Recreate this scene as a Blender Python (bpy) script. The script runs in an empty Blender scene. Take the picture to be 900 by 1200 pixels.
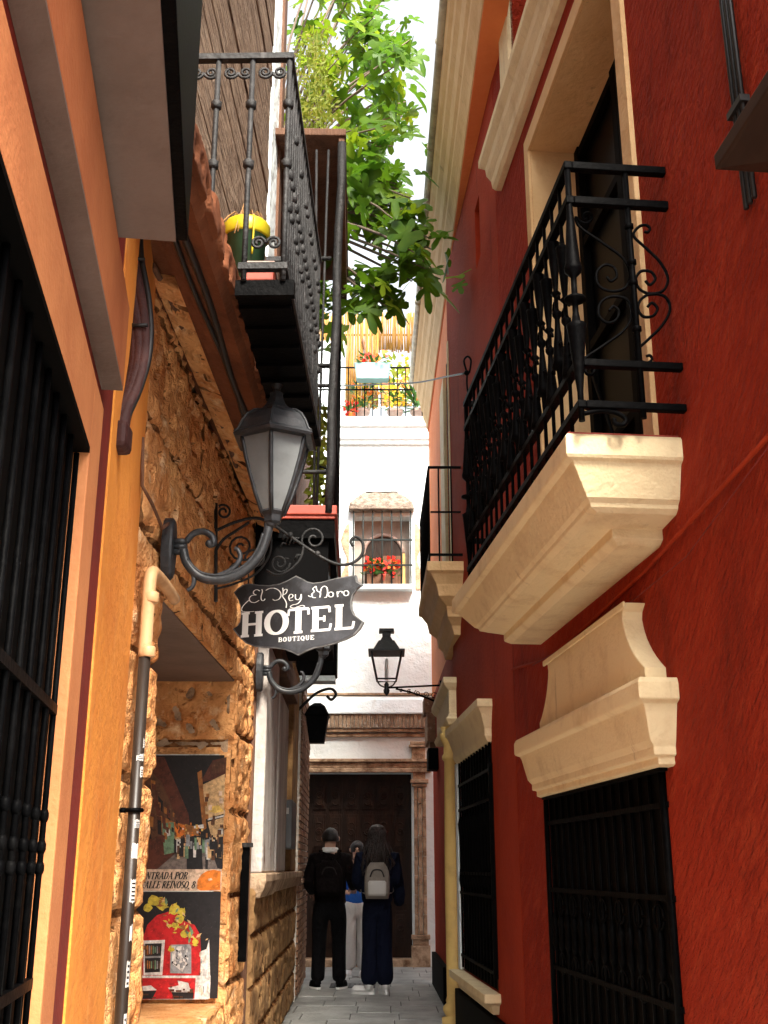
import bpy, math, random
from mathutils import Vector, Matrix, noise
R = math.radians
random.seed(7)
S = bpy.context.scene
COL = S.collection

# ------------------------------------------------------------------ camera, sky, sun, exposure
PITCH, EYE, FPX = R(17.8), 1.3, 1300.0
cd = bpy.data.cameras.new('camera'); cam = bpy.data.objects.new('camera', cd); COL.objects.link(cam)
cd.sensor_width = 36; cd.lens = FPX / 1200 * 36; cd.clip_end = 2000; cd.clip_start = .02
cam.location = (0, 0, EYE); cam.rotation_euler = (math.pi/2 + PITCH, 0, 0)
S.camera = cam

SUN_EL, SUN_AZ = R(46), R(164)          # azimuth from +Y towards +X: the sun stands high behind the camera
w = bpy.data.worlds.new('World'); S.world = w; w.use_nodes = True
nt = w.node_tree; nt.nodes.clear()
wo = nt.nodes.new('ShaderNodeOutputWorld'); bg = nt.nodes.new('ShaderNodeBackground')
sk = nt.nodes.new('ShaderNodeTexSky'); sk.sky_type = 'NISHITA'; sk.sun_disc = False
sk.sun_elevation = SUN_EL; sk.sun_rotation = SUN_AZ; sk.air_density = 1.6; sk.dust_density = 6; sk.ozone_density = 1
hs = nt.nodes.new('ShaderNodeHueSaturation'); hs.inputs['Saturation'].default_value = .22
nt.links.new(sk.outputs[0], hs.inputs['Color']); nt.links.new(hs.outputs[0], bg.inputs[0])
bg.inputs[1].default_value = .15
nt.links.new(bg.outputs[0], wo.inputs[0])
sd = bpy.data.lights.new('sun', 'SUN'); sun = bpy.data.objects.new('sun', sd); COL.objects.link(sun)
sd.energy = 3.2; sd.angle = R(14); sd.color = (1, .91, .77)
sv = Vector((math.sin(SUN_AZ)*math.cos(SUN_EL), math.cos(SUN_AZ)*math.cos(SUN_EL), math.sin(SUN_EL)))
sun.rotation_euler = sv.to_track_quat('Z', 'Y').to_euler()
S.view_settings.view_transform = 'Standard'; S.view_settings.look = 'None'
S.view_settings.exposure = 1.65; S.view_settings.gamma = 1; S.view_settings.use_curve_mapping = False
S.render.engine = 'CYCLES'

# ------------------------------------------------------------------ materials
def M(name, col, rough=.75, metal=0, var=None, var2=None, var3=None, bump=(), spec=.4, trans=0, sheen=0):
    """var: (colour, scale, stretch, lo, hi); bump: (scale, distance, stretch, rotation about x)"""
    m = bpy.data.materials.new(name); m.use_nodes = True
    n = m.node_tree.nodes; l = m.node_tree.links; n.clear()
    out = n.new('ShaderNodeOutputMaterial'); b = n.new('ShaderNodeBsdfPrincipled')
    l.new(b.outputs[0], out.inputs[0])
    b.inputs['Base Color'].default_value = (*col, 1); b.inputs['Roughness'].default_value = rough
    b.inputs['Metallic'].default_value = metal; b.inputs['Specular IOR Level'].default_value = spec
    geo = n.new('ShaderNodeNewGeometry')
    def coord(stretch, rot):
        v = geo.outputs['Position']
        if rot:
            vr = n.new('ShaderNodeVectorRotate'); vr.rotation_type = 'X_AXIS'; vr.inputs['Angle'].default_value = rot
            l.new(v, vr.inputs[0]); v = vr.outputs[0]
        mp = n.new('ShaderNodeMapping'); l.new(v, mp.inputs[0]); mp.inputs['Scale'].default_value = stretch
        return mp.outputs[0]
    last = None
    for vv in (var, var2, var3):
        if not vv: continue
        c2, sc, st, lo, hi = vv[:5]
        nz = n.new('ShaderNodeTexNoise'); nz.inputs['Scale'].default_value = sc; nz.inputs['Detail'].default_value = 6
        nz.inputs['Roughness'].default_value = .65
        l.new(coord(st, vv[5] if len(vv) > 5 else 0), nz.inputs['Vector'])
        mr = n.new('ShaderNodeMapRange'); mr.inputs[1].default_value = lo; mr.inputs[2].default_value = hi
        l.new(nz.outputs['Fac'], mr.inputs[0])
        mx = n.new('ShaderNodeMix'); mx.data_type = 'RGBA'
        l.new(mr.outputs[0], mx.inputs[0])
        if last: l.new(last, mx.inputs[6])
        else: mx.inputs[6].default_value = (*col, 1)
        mx.inputs[7].default_value = (*c2, 1); last = mx.outputs[2]
    if last: l.new(last, b.inputs['Base Color'])
    prev = None
    for bb in bump:
        sc, dist, st = bb[:3]; rot = bb[3] if len(bb) > 3 else 0
        nz = n.new('ShaderNodeTexNoise'); nz.inputs['Scale'].default_value = sc; nz.inputs['Detail'].default_value = 4
        l.new(coord(st, rot), nz.inputs['Vector'])
        bp = n.new('ShaderNodeBump'); bp.inputs['Distance'].default_value = dist; bp.inputs['Strength'].default_value = 1
        l.new(nz.outputs['Fac'], bp.inputs['Height'])
        if prev: l.new(prev, bp.inputs['Normal'])
        prev = bp.outputs[0]
    if prev: l.new(prev, b.inputs['Normal'])
    if trans:
        tr = n.new('ShaderNodeBsdfTranslucent')
        if last: l.new(last, tr.inputs[0])
        else: tr.inputs[0].default_value = (*col, 1)
        ms = n.new('ShaderNodeMixShader'); ms.inputs[0].default_value = trans
        l.new(b.outputs[0], ms.inputs[1]); l.new(tr.outputs[0], ms.inputs[2]); l.new(ms.outputs[0], out.inputs[0])
    return m

U = (1, 1, 1)
m_red = M('red_stucco', (.34, .029, .009), .85, var=((.23, .017, .005), 1.3, U, .35, .75), var2=((.43, .055, .018), 9, (1, .5, 2.2), .5, .85, R(35)), var3=((.15, .016, .007), 2.6, (1, 1, .22), .56, .76),
          bump=((26, .034, (1, .34, 1.5), R(38)), (80, .012, (1, .5, 1.3), R(38))), spec=.12)
m_redb = M('smooth_red_stucco', (.38, .042, .013), .85, var=((.28, .026, .008), 2, U, .35, .75), var2=((.12, .012, .006), 3, (1, 1, .16), .60, .78), bump=((30, .010, U), (110, .003, U)), spec=.12)
m_oran = M('brightened_orange_red_stucco', (.85, .27, .09), .8, var=((.76, .20, .06), 2, U, .3, .7), bump=((30, .006, U),), spec=.25)  # orange stucco, colour raised so the upper wall looks sunlit
m_cream = M('cream_paint', (.80, .65, .39), .65, var=((.58, .41, .21), 5, U, .5, .85), var2=((.40, .28, .15), 5, (2, 2, .3), .63, .80), var3=((.30, .22, .14), 45, U, .70, .75), bump=((5, .008, U), (40, .004, U), (90, .002, U)), spec=.2)
m_cream2 = M('yellow_cream_paint', (.72, .50, .17), .6, var=((.52, .34, .12), 5, U, .5, .8), bump=((25, .004, U),))
m_soff = M('ochre_cream_paint', (.74, .50, .25), .7, var=((.60, .37, .16), 3, U, .4, .8), var2=((.36, .22, .10), 5, (2, 2, .3), .62, .76), bump=((12, .010, U), (40, .004, U)), spec=.2)
m_terr = M('terracotta_paint', (.48, .155, .052), .7, var=((.36, .10, .032), 3, U, .4, .7), var2=((.20, .07, .03), 7, (1, .3, 1), .66, .78), bump=((80, .003, U), (15, .003, U)))
m_pale = M('pale_terracotta_paint', (.60, .225, .078), .7, var=((.46, .15, .05), 3, U, .4, .7), var2=((.26, .10, .04), 8, (1, 1, .4), .66, .78), bump=((80, .002, U),))
m_drkred = M('oxblood_paint', (.20, .014, .006), .75, var=((.13, .01, .004), 6, U, .4, .7), bump=((60, .003, U),))
m_orange = M('orange_plaster', (.84, .31, .045), .75, var=((.70, .21, .03), 2.2, U, .4, .72), var2=((.86, .42, .12), 6, (1, 1, .4), .55, .8), var3=((.35, .12, .03), 9, (1, 1, .5), .68, .78), bump=((18, .008, U), (70, .003, U)))
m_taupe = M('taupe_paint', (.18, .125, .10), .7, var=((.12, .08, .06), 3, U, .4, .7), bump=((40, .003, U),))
m_stone = M('pitted_sandstone', (.78, .39, .155), .9, var=((.55, .20, .06), 4, U, .45, .68), var2=((.30, .10, .03), 20, U, .58, .70), var3=((.90, .64, .38), 9, U, .55, .75),
            bump=((28, .022, U), (80, .012, U)), spec=.1)
m_dirtshade = M('joint_dirt_and_pit_shade', (.30, .14, .055), .95, var=((.12, .05, .02), 16, U, .42, .6), bump=((40, .02, U),), spec=.05)  # joint dirt, plus shade painted into joints and pits to bring out relief
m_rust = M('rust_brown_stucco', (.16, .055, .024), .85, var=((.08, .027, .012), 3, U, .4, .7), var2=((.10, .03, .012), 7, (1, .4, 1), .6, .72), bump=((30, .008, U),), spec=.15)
m_stone2 = M('worn_brown_stone', (.50, .36, .24), .9, var=((.17, .10, .055), 7, U, .4, .65), var2=((.48, .34, .22), 18, U, .52, .75), bump=((30, .014, U), (90, .005, U)), spec=.2)
m_brownst = M('ochre_stone_blocks', (.36, .21, .09), .9, var=((.17, .085, .035), 5, U, .4, .65), bump=((30, .012, U),), spec=.2)
m_white = M('white_lime_wash', (.80, .89, .91), .9, var=((.71, .77, .79), 1.5, U, .45, .8), var2=((.50, .48, .44), 3, (1, 1, .2), .64, .80), bump=((6, .03, U), (35, .006, U)), spec=.1)
m_peel = M('peeling_grey_plaster', (.42, .38, .35), .85, var=((.60, .56, .52), 3, (1, 1, .35), .45, .6), var2=((.22, .10, .06), 5, (1, 1, .5), .6, .66), bump=((20, .012, U),), spec=.2)
m_wood = M('weathered_planks', (.42, .29, .20), .85, var=((.12, .065, .04), 9, (1, .35, 8), .42, .60), var2=((.62, .50, .40), 20, (1, .25, 8), .52, .7), bump=((14, .04, (1, .3, 9)), (40, .01, (1, .3, 9))), spec=.2)
m_dwood = M('dark_carved_wood', (.018, .008, .0045), .5, var=((.04, .018, .009), 8, (1, 1, .3), .45, .7), bump=((20, .006, (3, 3, .5)),), spec=.22)
m_bwood = M('brown_timber', (.16, .075, .04), .8, var=((.07, .03, .016), 6, (1, 1, .3), .4, .7), bump=((20, .01, (3, 3, .6)),))
m_iron = M('black_iron', (.0016, .0016, .0018), .5, .0, var=((.005, .0048, .0048), 20, U, .5, .75), bump=((60, .002, U),), spec=.03)
m_iron2 = M('weathered_black_iron', (.005, .005, .0055), .7, var=((.04, .037, .037), 24, (1, 1, .4), .52, .7), bump=((50, .006, U),), spec=.5)
m_green = M('grey_green_iron', (.022, .028, .028), .7, spec=.1)
m_gtile = M('grey_brown_tile', (.25, .20, .16), .9, var=((.12, .09, .07), 14, U, .42, .62), bump=((30, .02, U),))
m_niche = M('grey_niche_plaster', (.42, .36, .32), .9, var=((.3, .22, .18), 4, U, .4, .7))
m_lant = M('charcoal_lamp_paint', (.022, .024, .027), .38, var=((.05, .05, .055), 30, U, .5, .8), bump=((90, .0012, U),), spec=.3)
m_frost = M('frosted_lamp_glass', (.23, .245, .25), .25, var=((.15, .16, .165), 4, U, .4, .7), trans=.35, spec=.5)
m_dark = M('shaded_interior', (.004, .004, .004), .6, spec=.2)
m_glassd = M('dark_window_glass', (.0016, .0016, .002), .4, spec=.06)
m_shut = M('dark_shutter', (.0014, .0012, .001), .7, var=((.003, .002, .0016), 8, (1, 1, 6), .5, .7), spec=.05)
m_pave = M('grey_paving_stone', (.36, .365, .35), .45, var=((.18, .18, .17), 3, U, .4, .7), var2=((.10, .10, .095), 1.1, U, .55, .75), bump=((25, .006, U),), spec=.5)
m_joint = M('paving_joint', (.10, .10, .095), .85, bump=((60, .004, U),))
m_plinth = M('black_plinth', (.0016, .0014, .0016), .7, spec=.06)
m_brick = M('weathered_brick', (.27, .15, .09), .9, var=((.15, .08, .05), 9, U, .4, .65), var2=((.55, .45, .35), 14, U, .58, .72), bump=((40, .008, U),), spec=.2)
m_brickg = M('grey_brown_brick', (.33, .235, .16), .9, var=((.15, .10, .07), 9, U, .42, .64), var2=((.60, .54, .46), 20, U, .58, .70), bump=((40, .008, U),), spec=.2)
m_mort = M('lime_mortar', (.55, .50, .44), .9, bump=((50, .006, U),), spec=.2)
m_tile = M('red_clay_tile', (.42, .07, .04), .5, var=((.30, .05, .03), 8, U, .4, .7))
m_reed = M('straw_reed', (.36, .19, .035), .8, var=((.20, .09, .018), 30, (1, 1, .12), .42, .62), bump=((40, .02, (1, 1, .1)),))
m_brack = M('dark_brown_wood', (.040, .018, .010), .6, var=((.015, .007, .004), 9, (1, .3, 1), .4, .7), spec=.2)
m_beige = M('beige_pipe', (.60, .36, .18), .5, var=((.45, .24, .1), 8, U, .45, .7))
m_pipe = M('dark_brown_pipe', (.022, .015, .011), .42, var=((.05, .035, .024), 14, (1, 1, .2), .5, .7), spec=.5)
m_sticker = M('white_sticker_paper', (.55, .53, .50), .6, var=((.22, .2, .18), 20, U, .5, .7))
m_maroon = M('maroon_cable', (.032, .006, .005), .7, var=((.06, .016, .012), 12, U, .45, .7), bump=((40, .006, U),))
m_cable = M('black_cable', (.010, .009, .009), .5)
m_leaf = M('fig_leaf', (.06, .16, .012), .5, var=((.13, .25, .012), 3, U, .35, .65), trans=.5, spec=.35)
m_leaflit = M('backlit_fig_leaf', (.26, .36, .015), .5, var=((.14, .26, .012), 4, U, .4, .7), trans=.55, spec=.35)
m_leafp = M('pot_plant_leaf', (.05, .13, .02), .6, trans=.3)
m_vine = M('yellow_green_vine', (.20, .26, .02), .6, var=((.32, .30, .03), 6, U, .45, .65), trans=.45)
m_bark = M('grey_bark', (.16, .12, .09), .9, bump=((30, .01, U),))
m_petal = M('red_petal', (.62, .025, .012), .6, trans=.25)
m_petalo = M('orange_petal', (.75, .18, .03), .6, trans=.25)
m_petaly = M('yellow_petal', (.75, .50, .03), .6, trans=.25)
m_clay = M('clay_pot', (.42, .30, .26), .8, var=((.3, .2, .16), 12, U, .4, .7))
m_blue = M('pale_blue_paint', (.17, .34, .34), .6)
m_yel = M('yellow_tape', (.50, .40, .015), .4)
m_gpot = M('dark_green_plastic', (.025, .075, .035), .4, var=((.04, .1, .05), 10, U, .4, .7))
m_straw = M('dry_stems', (.40, .22, .09), .9)
m_sign = M('slate_sign_paint', (.050, .052, .060), .5, var=((.028, .028, .03), 2.6, U, .45, .6), var2=((.085, .088, .1), 9, U, .55, .75), spec=.4)
m_rim = M('worn_sign_edge', (.20, .20, .20), .55, var=((.09, .09, .09), 14, U, .4, .62))
m_letter = M('white_letter_paint', (.86, .85, .82), .6)
m_ink = M('black_ink', (.015, .012, .012), .7)
m_skin = M('skin', (.50, .29, .20), .55)
m_hair = M('black_hair', (.008, .006, .006), .45, var=((.02, .014, .011), 40, (4, 4, .4), .45, .7), bump=((60, .006, (4, 4, .4)),))
m_hair2 = M('dark_brown_hair', (.016, .009, .007), .45, var=((.05, .03, .022), 30, (4, 4, .5), .5, .75), bump=((40, .012, (4, 4, .6)),))
m_blackc = M('black_cloth', (.004, .0038, .0045), .9, bump=((9, .05, (1, 1, .6)), (25, .02, U)), spec=.1)
m_maroonc = M('black_jacket_cloth', (.0065, .0042, .0042), .9, bump=((9, .05, (1, 1, .6)), (22, .02, U)), spec=.1)
m_navy = M('navy_cloth', (.005, .007, .018), .9, bump=((8, .06, (1, 1, .5)), (18, .02, (1, 1, .6))), spec=.1)
m_whitec = M('white_cloth', (.78, .77, .75), .9, bump=((8, .06, (1, 1, .4)), (18, .02, (1, 1, .5))), spec=.1)
m_bluec = M('blue_cloth', (.03, .14, .55), .85, bump=((20, .012, U),), spec=.15)
m_bag = M('grey_taupe_canvas', (.23, .20, .17), .7, var=((.17, .145, .12), 12, U, .4, .7), bump=((40, .005, U),))
m_bagp = M('silver_bag_pocket', (.52, .50, .47), .45)
m_shoe = M('white_shoe_leather', (.80, .79, .77), .5)
m_grey = M('grey_metal_box', (.12, .125, .13), .5, bump=((30, .003, U),))
m_zinc = M('olive_cream_zinc', (.50, .46, .33), .5, var=((.2, .18, .14), 6, U, .4, .7))
m_cob = M('small_iron_grate', (.03, .03, .03), .5)
# printed colours of the poster
P = {k: M('print_' + k, c, .45, var=(tuple(q * .45 for q in c), 34, U, .42, .66), var2=(tuple(min(1, q * 1.6 + .02) for q in c), 60, U, .60, .7)) for k, c in dict(night=(.012, .008, .008), rust=(.10, .026, .012), amber=(.34, .13, .03), glow=(.80, .52, .12), cream=(.66, .42, .20),
     orange=(.75, .20, .02), green=(.16, .27, .16), paper=(.70, .50, .36), red=(.52, .012, .015), white=(.72, .68, .64), grey=(.30, .30, .31), black=(.012, .01, .012), yellow=(.60, .47, .05),
     pave=(.20, .16, .14), brown=(.11, .045, .02)).items()}

# ------------------------------------------------------------------ building helpers
ORIG = {}
def put(o, label=None, cat=None, group=None, kind=None):
    if label: o['label'] = label
    if cat: o['category'] = cat
    if group: o['group'] = group
    if kind: o['kind'] = kind
    return o
def thing(name, label, cat, loc=(0, 0, 0), group=None):
    o = bpy.data.objects.new(name, None); COL.objects.link(o); o.location = loc; o.empty_display_size = .2
    ORIG[o] = Vector(loc)
    return put(o, label, cat, group)

class MB:
    def __init__(s, xf=None): s.v = []; s.f = []; s.m = []; s.sm = []; s.xf = xf; s.mi = 0; s.smooth = False
    def vt(s, p):
        p = s.xf(*p) if s.xf else p
        s.v.append(tuple(p)); return len(s.v) - 1
    def face(s, idx): s.f.append(tuple(idx)); s.m.append(s.mi); s.sm.append(s.smooth)
    def poly(s, pts): s.face([s.vt(p) for p in pts])
    def rings(s, rings, closed=True, caps=(True, True)):
        ids = [[s.vt(p) for p in r] for r in rings]; n = len(ids[0])
        for a, b in zip(ids, ids[1:]):
            for i in range(n if closed else n - 1):
                j = (i + 1) % n; s.face((a[i], a[j], b[j], b[i]))
        if closed and n > 2:
            sm, s.smooth = s.smooth, False
            if caps[0]: s.face(ids[0][::-1])
            if caps[1]: s.face(ids[-1])
            s.smooth = sm
    def box(s, a0, a1, b0, b1, c0, c1):
        s.rings([[(a0, b0, c), (a1, b0, c), (a1, b1, c), (a0, b1, c)] for c in (c0, c1)])
    def prism(s, pts, h0, h1, ax=2):
        def q(p, h): return (p[0], p[1], h) if ax == 2 else ((p[0], h, p[1]) if ax == 1 else (h, p[0], p[1]))
        s.rings([[q(p, h) for p in pts] for h in (h0, h1)])
    def tube(s, pts, r, n=8, flat=1.0):
        pts = [Vector(s.xf(*p) if s.xf else p) for p in pts]; xf, s.xf = s.xf, None
        sm, s.smooth = s.smooth, True
        rr = r if isinstance(r, (list, tuple)) else [r] * len(pts)
        up = Vector((0, 0, 1)); rings = []; prev = None
        for i, p in enumerate(pts):
            t = (pts[min(i + 1, len(pts) - 1)] - pts[max(i - 1, 0)])
            t = t.normalized() if t.length > 1e-9 else Vector((0, 0, 1))
            if prev is None:
                a = t.cross(up)
                if a.length < .05: a = t.cross(Vector((1, 0, 0)))
            else: a = prev - t * prev.dot(t)
            a.normalize(); prev = a; b = t.cross(a)
            rings.append([p + (a * math.cos(k * 2 * math.pi / n) + b * math.sin(k * 2 * math.pi / n) * flat) * rr[i] for k in range(n)])
        s.rings(rings); s.smooth = sm; s.xf = xf
    def lathe(s, c, prof, n=12, sx=1, sy=1, rot=0, smooth=True):
        sm, s.smooth = s.smooth, smooth
        s.rings([[(c[0] + r * sx * math.cos(rot + k * 2 * math.pi / n), c[1] + r * sy * math.sin(rot + k * 2 * math.pi / n), c[2] + z) for k in range(n)] for r, z in prof])
        s.smooth = sm
    def ball(s, c, r, n=10, k=6, sz=1):
        s.lathe(c, [(max(r * math.sin(math.pi * i / k), .0006), -r * sz * math.cos(math.pi * i / k)) for i in range(k + 1)], n)
    def build(s, name, mats, parent=None, bevel=0, **kw):
        mats = mats if isinstance(mats, (list, tuple)) else [mats]
        me = bpy.data.meshes.new(name); o0 = ORIG.get(parent, Vector((0, 0, 0)))
        me.from_pydata([tuple(Vector(p) - o0) for p in s.v], [], s.f)
        for m in mats: me.materials.append(m)
        me.polygons.foreach_set('material_index', s.m); me.polygons.foreach_set('use_smooth', s.sm)
        me.update()
        import bmesh
        bm = bmesh.new(); bm.from_mesh(me); bmesh.ops.recalc_face_normals(bm, faces=bm.faces); bm.to_mesh(me); bm.free()
        o = bpy.data.objects.new(name, me); COL.objects.link(o)
        if parent is not None: o.parent = parent
        ORIG[o] = o0
        if bevel:
            b = o.modifiers.new('bevel', 'BEVEL'); b.width = bevel; b.segments = 2; b.limit_method = 'ANGLE'; b.angle_limit = R(40)
        return put(o, **kw)
def copy_tree(o, parent=None):
    c = o.copy(); COL.objects.link(c)
    if parent: c.parent = parent
    for ch in list(o.children): copy_tree(ch, c)
    return c

CP, SP = math.cos(PITCH), math.sin(PITCH)
def at(x, y, Y):
    """where a direction measured on the photograph meets the upright plane at distance Y"""
    u, a = x - 450, 600 - y; f = FPX * CP - a * SP
    return Vector((u / f * Y, Y, EYE + (FPX * SP + a * CP) / f * Y))
class Wall:
    """a wall line X = k + m*Y; local coordinates (Y, out of the wall, z)"""
    def __init__(s, k, m):
        s.k, s.m = k, m; q = math.hypot(1, m); s.n = (-1/q, m/q) if k > 0 else (1/q, -m/q)
    def __call__(s, y, n, z): return (s.k + s.m * y + n * s.n[0], y + n * s.n[1], z)
R1, R2, R3 = Wall(1.52, -.0998), Wall(1.267, -.064), Wall(.77, -.011)
L0, L1, L2 = Wall(-.35, -.143), Wall(-.98, .018), Wall(-.67, -.0225)

def skin(mb, y0, y1, z0, z1, holes, depth, back=4.0):
    """front face of a house wall with openings (y0, y1, z0, z1, depth), reveals, side and top faces"""
    ys = sorted({y0, y1, *[h[0] for h in holes], *[h[1] for h in holes]}); zs = sorted({z0, z1, *[h[2] for h in holes], *[h[3] for h in holes]})
    for a, b in zip(ys, ys[1:]):
        for c, d in zip(zs, zs[1:]):
            my, mz = (a + b) / 2, (c + d) / 2
            if any(h[0] < my < h[1] and h[2] < mz < h[3] for h in holes): continue
            mb.poly([(a, 0, c), (b, 0, c), (b, 0, d), (a, 0, d)])
    for h in holes:
        a, b, c, d = h[:4]; q = -(h[4] if len(h) > 4 else depth)
        mb.poly([(a, 0, c), (a, 0, d), (a, q, d), (a, q, c)]); mb.poly([(b, 0, c), (b, 0, d), (b, q, d), (b, q, c)])
        mb.poly([(a, 0, d), (b, 0, d), (b, q, d), (a, q, d)]); mb.poly([(a, 0, c), (b, 0, c), (b, q, c), (a, q, c)])
        mb.poly([(a, q, c), (b, q, c), (b, q, d), (a, q, d)])
    for y in (y0, y1): mb.poly([(y, 0, z0), (y, -back, z0), (y, -back, z1), (y, 0, z1)])
    mb.poly([(y0, 0, z1), (y1, 0, z1), (y1, -back, z1), (y0, -back, z1)])
    mb.poly([(y0, -back, z0), (y1, -back, z0), (y1, -back, z1), (y0, -back, z1)])
def tiers(mb, prof, y0, y1, back=-.02):
    """a moulding with mitred ends: prof = (out, inset of the near end, inset of the far end, z) from the bottom up"""
    mb.rings([[(y0 + i0, back, z), (y1 - i1, back, z), (y1 - i1, n, z), (y0 + i0, n, z)] for n, i0, i1, z in prof])
def spiral(cx, cz, r0, r1, a0, turns, n=18):
    return [(cx + (r0 + (r1 - r0) * i / n) * math.cos(a0 + turns * 2 * math.pi * i / n), cz + (r0 + (r1 - r0) * i / n) * math.sin(a0 + turns * 2 * math.pi * i / n)) for i in range(n + 1)]
def smooth_path(p, k=4):
    p = [Vector(q) for q in p]; out = []
    for i in range(len(p) - 1):
        a, b, c, d = p[max(i - 1, 0)], p[i], p[i + 1], p[min(i + 2, len(p) - 1)]
        for j in range(k):
            t = j / k
            out.append(.5 * (2*b + (c - a)*t + (2*a - 5*b + 4*c - d)*t*t + (3*b - a - 3*c + d)*t**3))
    out.append(p[-1]); return out

# ------------------------------------------------------------------ ground
g = MB(); g.poly([(-300, -300, -.004), (300, -300, -.004), (300, 300, -.004), (-300, 300, -.004)]); g.build('ground', m_joint, kind='structure')
pv = MB(); y = -3.0; random.seed(3)
while y < 17:
    d = random.choice((.42, .5, .55)); x = -2.2 + random.random() * .3
    while x < 2.2:
        ww = random.choice((.32, .45, .6)); hh = random.uniform(0, .004)
        pv.box(x + .005, x + ww - .005, y + .005, y + d - .005, -.02, .006 + hh); x += ww
    y += d
pv.build('pavement', m_pave, bevel=.004, kind='structure')
dr = thing('drain_cover', 'small dark slotted drain cover set in the paving by the feet', 'drain cover', (-.36, 13.85, .01))
a = MB(); a.box(-.62, -.10, 13.62, 14.1, .008, .014); a.build('frame', m_cob, dr)
a = MB()
for i in range(9): a.box(-.6 + i*.055, -.57 + i*.055, 13.65, 14.07, .0145, .018)
a.build('grate', m_grey, dr)

# ------------------------------------------------------------------ red house on the right (near)
rh = thing('red_house', 'deep red stucco house with cream trimmed windows and an ornate black iron balcony', 'house', R1(4.5, 0, 0))
a = MB(R1); skin(a, 2.0, 7.06, 0, 11.5, [(4.40, 6.24, .42, 1.72, .015), (4.27, 5.98, 2.86, 5.62, .36), (5.0, 6.35, 6.35, 8.4, .25)], .3)
a.build('wall', m_red, rh)
# ground floor window: jambs, dark shutters, cage
win = MB(R1); win.poly([(4.40, -.011, .42), (6.24, -.011, .42), (6.24, -.011, 1.72), (4.40, -.011, 1.72)]); win = win.build('window', m_shut, rh)
a = MB(R1)
for i in range(15):
    yy = 4.44 + i * .126
    a.tube([(yy, -.0, .46), (yy, -.0, 1.71)], .009, 6)
    a.lathe((yy, .0, .98), [(.009, -.09), (.02, -.05), (.013, 0), (.022, .05), (.009, .1)], 8)
    if i % 2: 
        for zz in (.84, 1.12): a.tube([(yy - .06 + .06*(1 - math.cos(t*.6)), .0 , zz + .05*math.sin(t*.6)) for t in range(11)], .006, 5)
for zz in (.50, .80, 1.18, 1.52): a.box(4.36, 6.28, -.012, .012, zz, zz + .022)
for yy in (4.385, 6.255): a.tube([(yy, .01, .44), (yy, .01, 1.71)], .016, 8)
a.build('grille', m_iron, win)
a = MB(R1); a.box(4.31, 6.2, .013, .047, 1.652, 1.664); a.build('underside_shade', m_shut, win)  # added black strip, painted shade on the underside of the hood
a = MB(R1); tiers(a, [(.10, .06, .06, .30), (.13, 0, 0, .36), (.13, 0, 0, .415)], 4.30, 6.34); a.build('sill', m_cream, win, bevel=.006)
a = MB(R1)   # hood moulding
tiers(a, [(.05, .12, .14, 1.665), (.065, .10, .12, 1.672), (.065, .10, .12, 1.70), (.085, .08, .10, 1.705), (.085, .08, .10, 1.735), (.10, .07, .07, 1.76), (.125, .035, .04, 1.875), (.13, .03, .03, 1.89),
          (.15, .006, .006, 1.90), (.155, 0, 0, 1.905), (.155, 0, 0, 1.965), (.145, .01, .01, 1.985)], 4.16, 6.36)
a.build('hood', m_cream, win, bevel=.004)
a = MB(R1)   # flared crest above the hood
L, Rr, zb, zt = 4.28, 6.02, 1.98, 2.34
left = [(Rr - .24 * (1 - (1 - t) ** 2.2) + (.06 * max(0, (t - .8) / .2) ** 2), zb + .06 + (zt - zb - .06) * t) for t in [i / 10 for i in range(11)]]
right = [(L + .24 * (1 - (1 - t) ** 2.2) - (.06 * max(0, (t - .8) / .2) ** 2), z) for (q, z), t in zip(left, [i / 10 for i in range(11)])]
outl = [(L, zb), (L, zb + .06)] + right + left[::-1] + [(Rr, zb + .06), (Rr, zb)]
a.rings([[(p, n, z) for p, z in outl] for n in (-.02, .085)])
for k in range(0, 1): a.box(L + .17, Rr - .17, .086, .098, zt - .025, zt + .004)
a.build('crest', m_cream, win, bevel=.006)
# balcony door
bd = MB(R1); bd.poly([(4.27, -.33, 2.86), (5.98, -.33, 2.86), (5.98, -.33, 5.62), (4.27, -.33, 5.62)]); bd = bd.build('balcony_door', m_glassd, rh)
a = MB(R1)
for yy in (4.27, 5.06, 5.14, 5.90): a.box(yy, yy + .08, -.329, -.28, 2.86, 5.62)
for zz in (2.86, 3.5, 4.2, 4.9, 5.54): a.box(4.27, 5.98, -.329, -.285, zz, zz + .06)
a.build('frame', m_shut, bd, bevel=.004)
a = MB(R1)
a.box(4.15, 4.27, -.02, .022, 2.86, 5.74); a.box(5.98, 6.08, -.02, .016, 2.86, 5.74); a.box(4.27, 5.98, -.02, .016, 5.62, 5.74)
a.box(4.262, 4.272, -.34, 0, 2.86, 5.62); a.box(5.972, 5.979, -.34, .0, 2.86, 5.62); a.box(4.272, 5.972, -.34, 0, 5.612, 5.619)
a.build('surround', m_soff, bd, bevel=.004)
a = MB(R1)
for i in range(2):
    y0 = 4.33 + i * .84
    a.tube([(y0, -.26, 2.95), (y0 + .7, -.26, 4.1)], .012, 6)
a.tube([(4.36, -.25, 2.9), (4.36, -.25, 5.5)], .012, 6); a.build('guard_bar', m_iron, bd)
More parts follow.
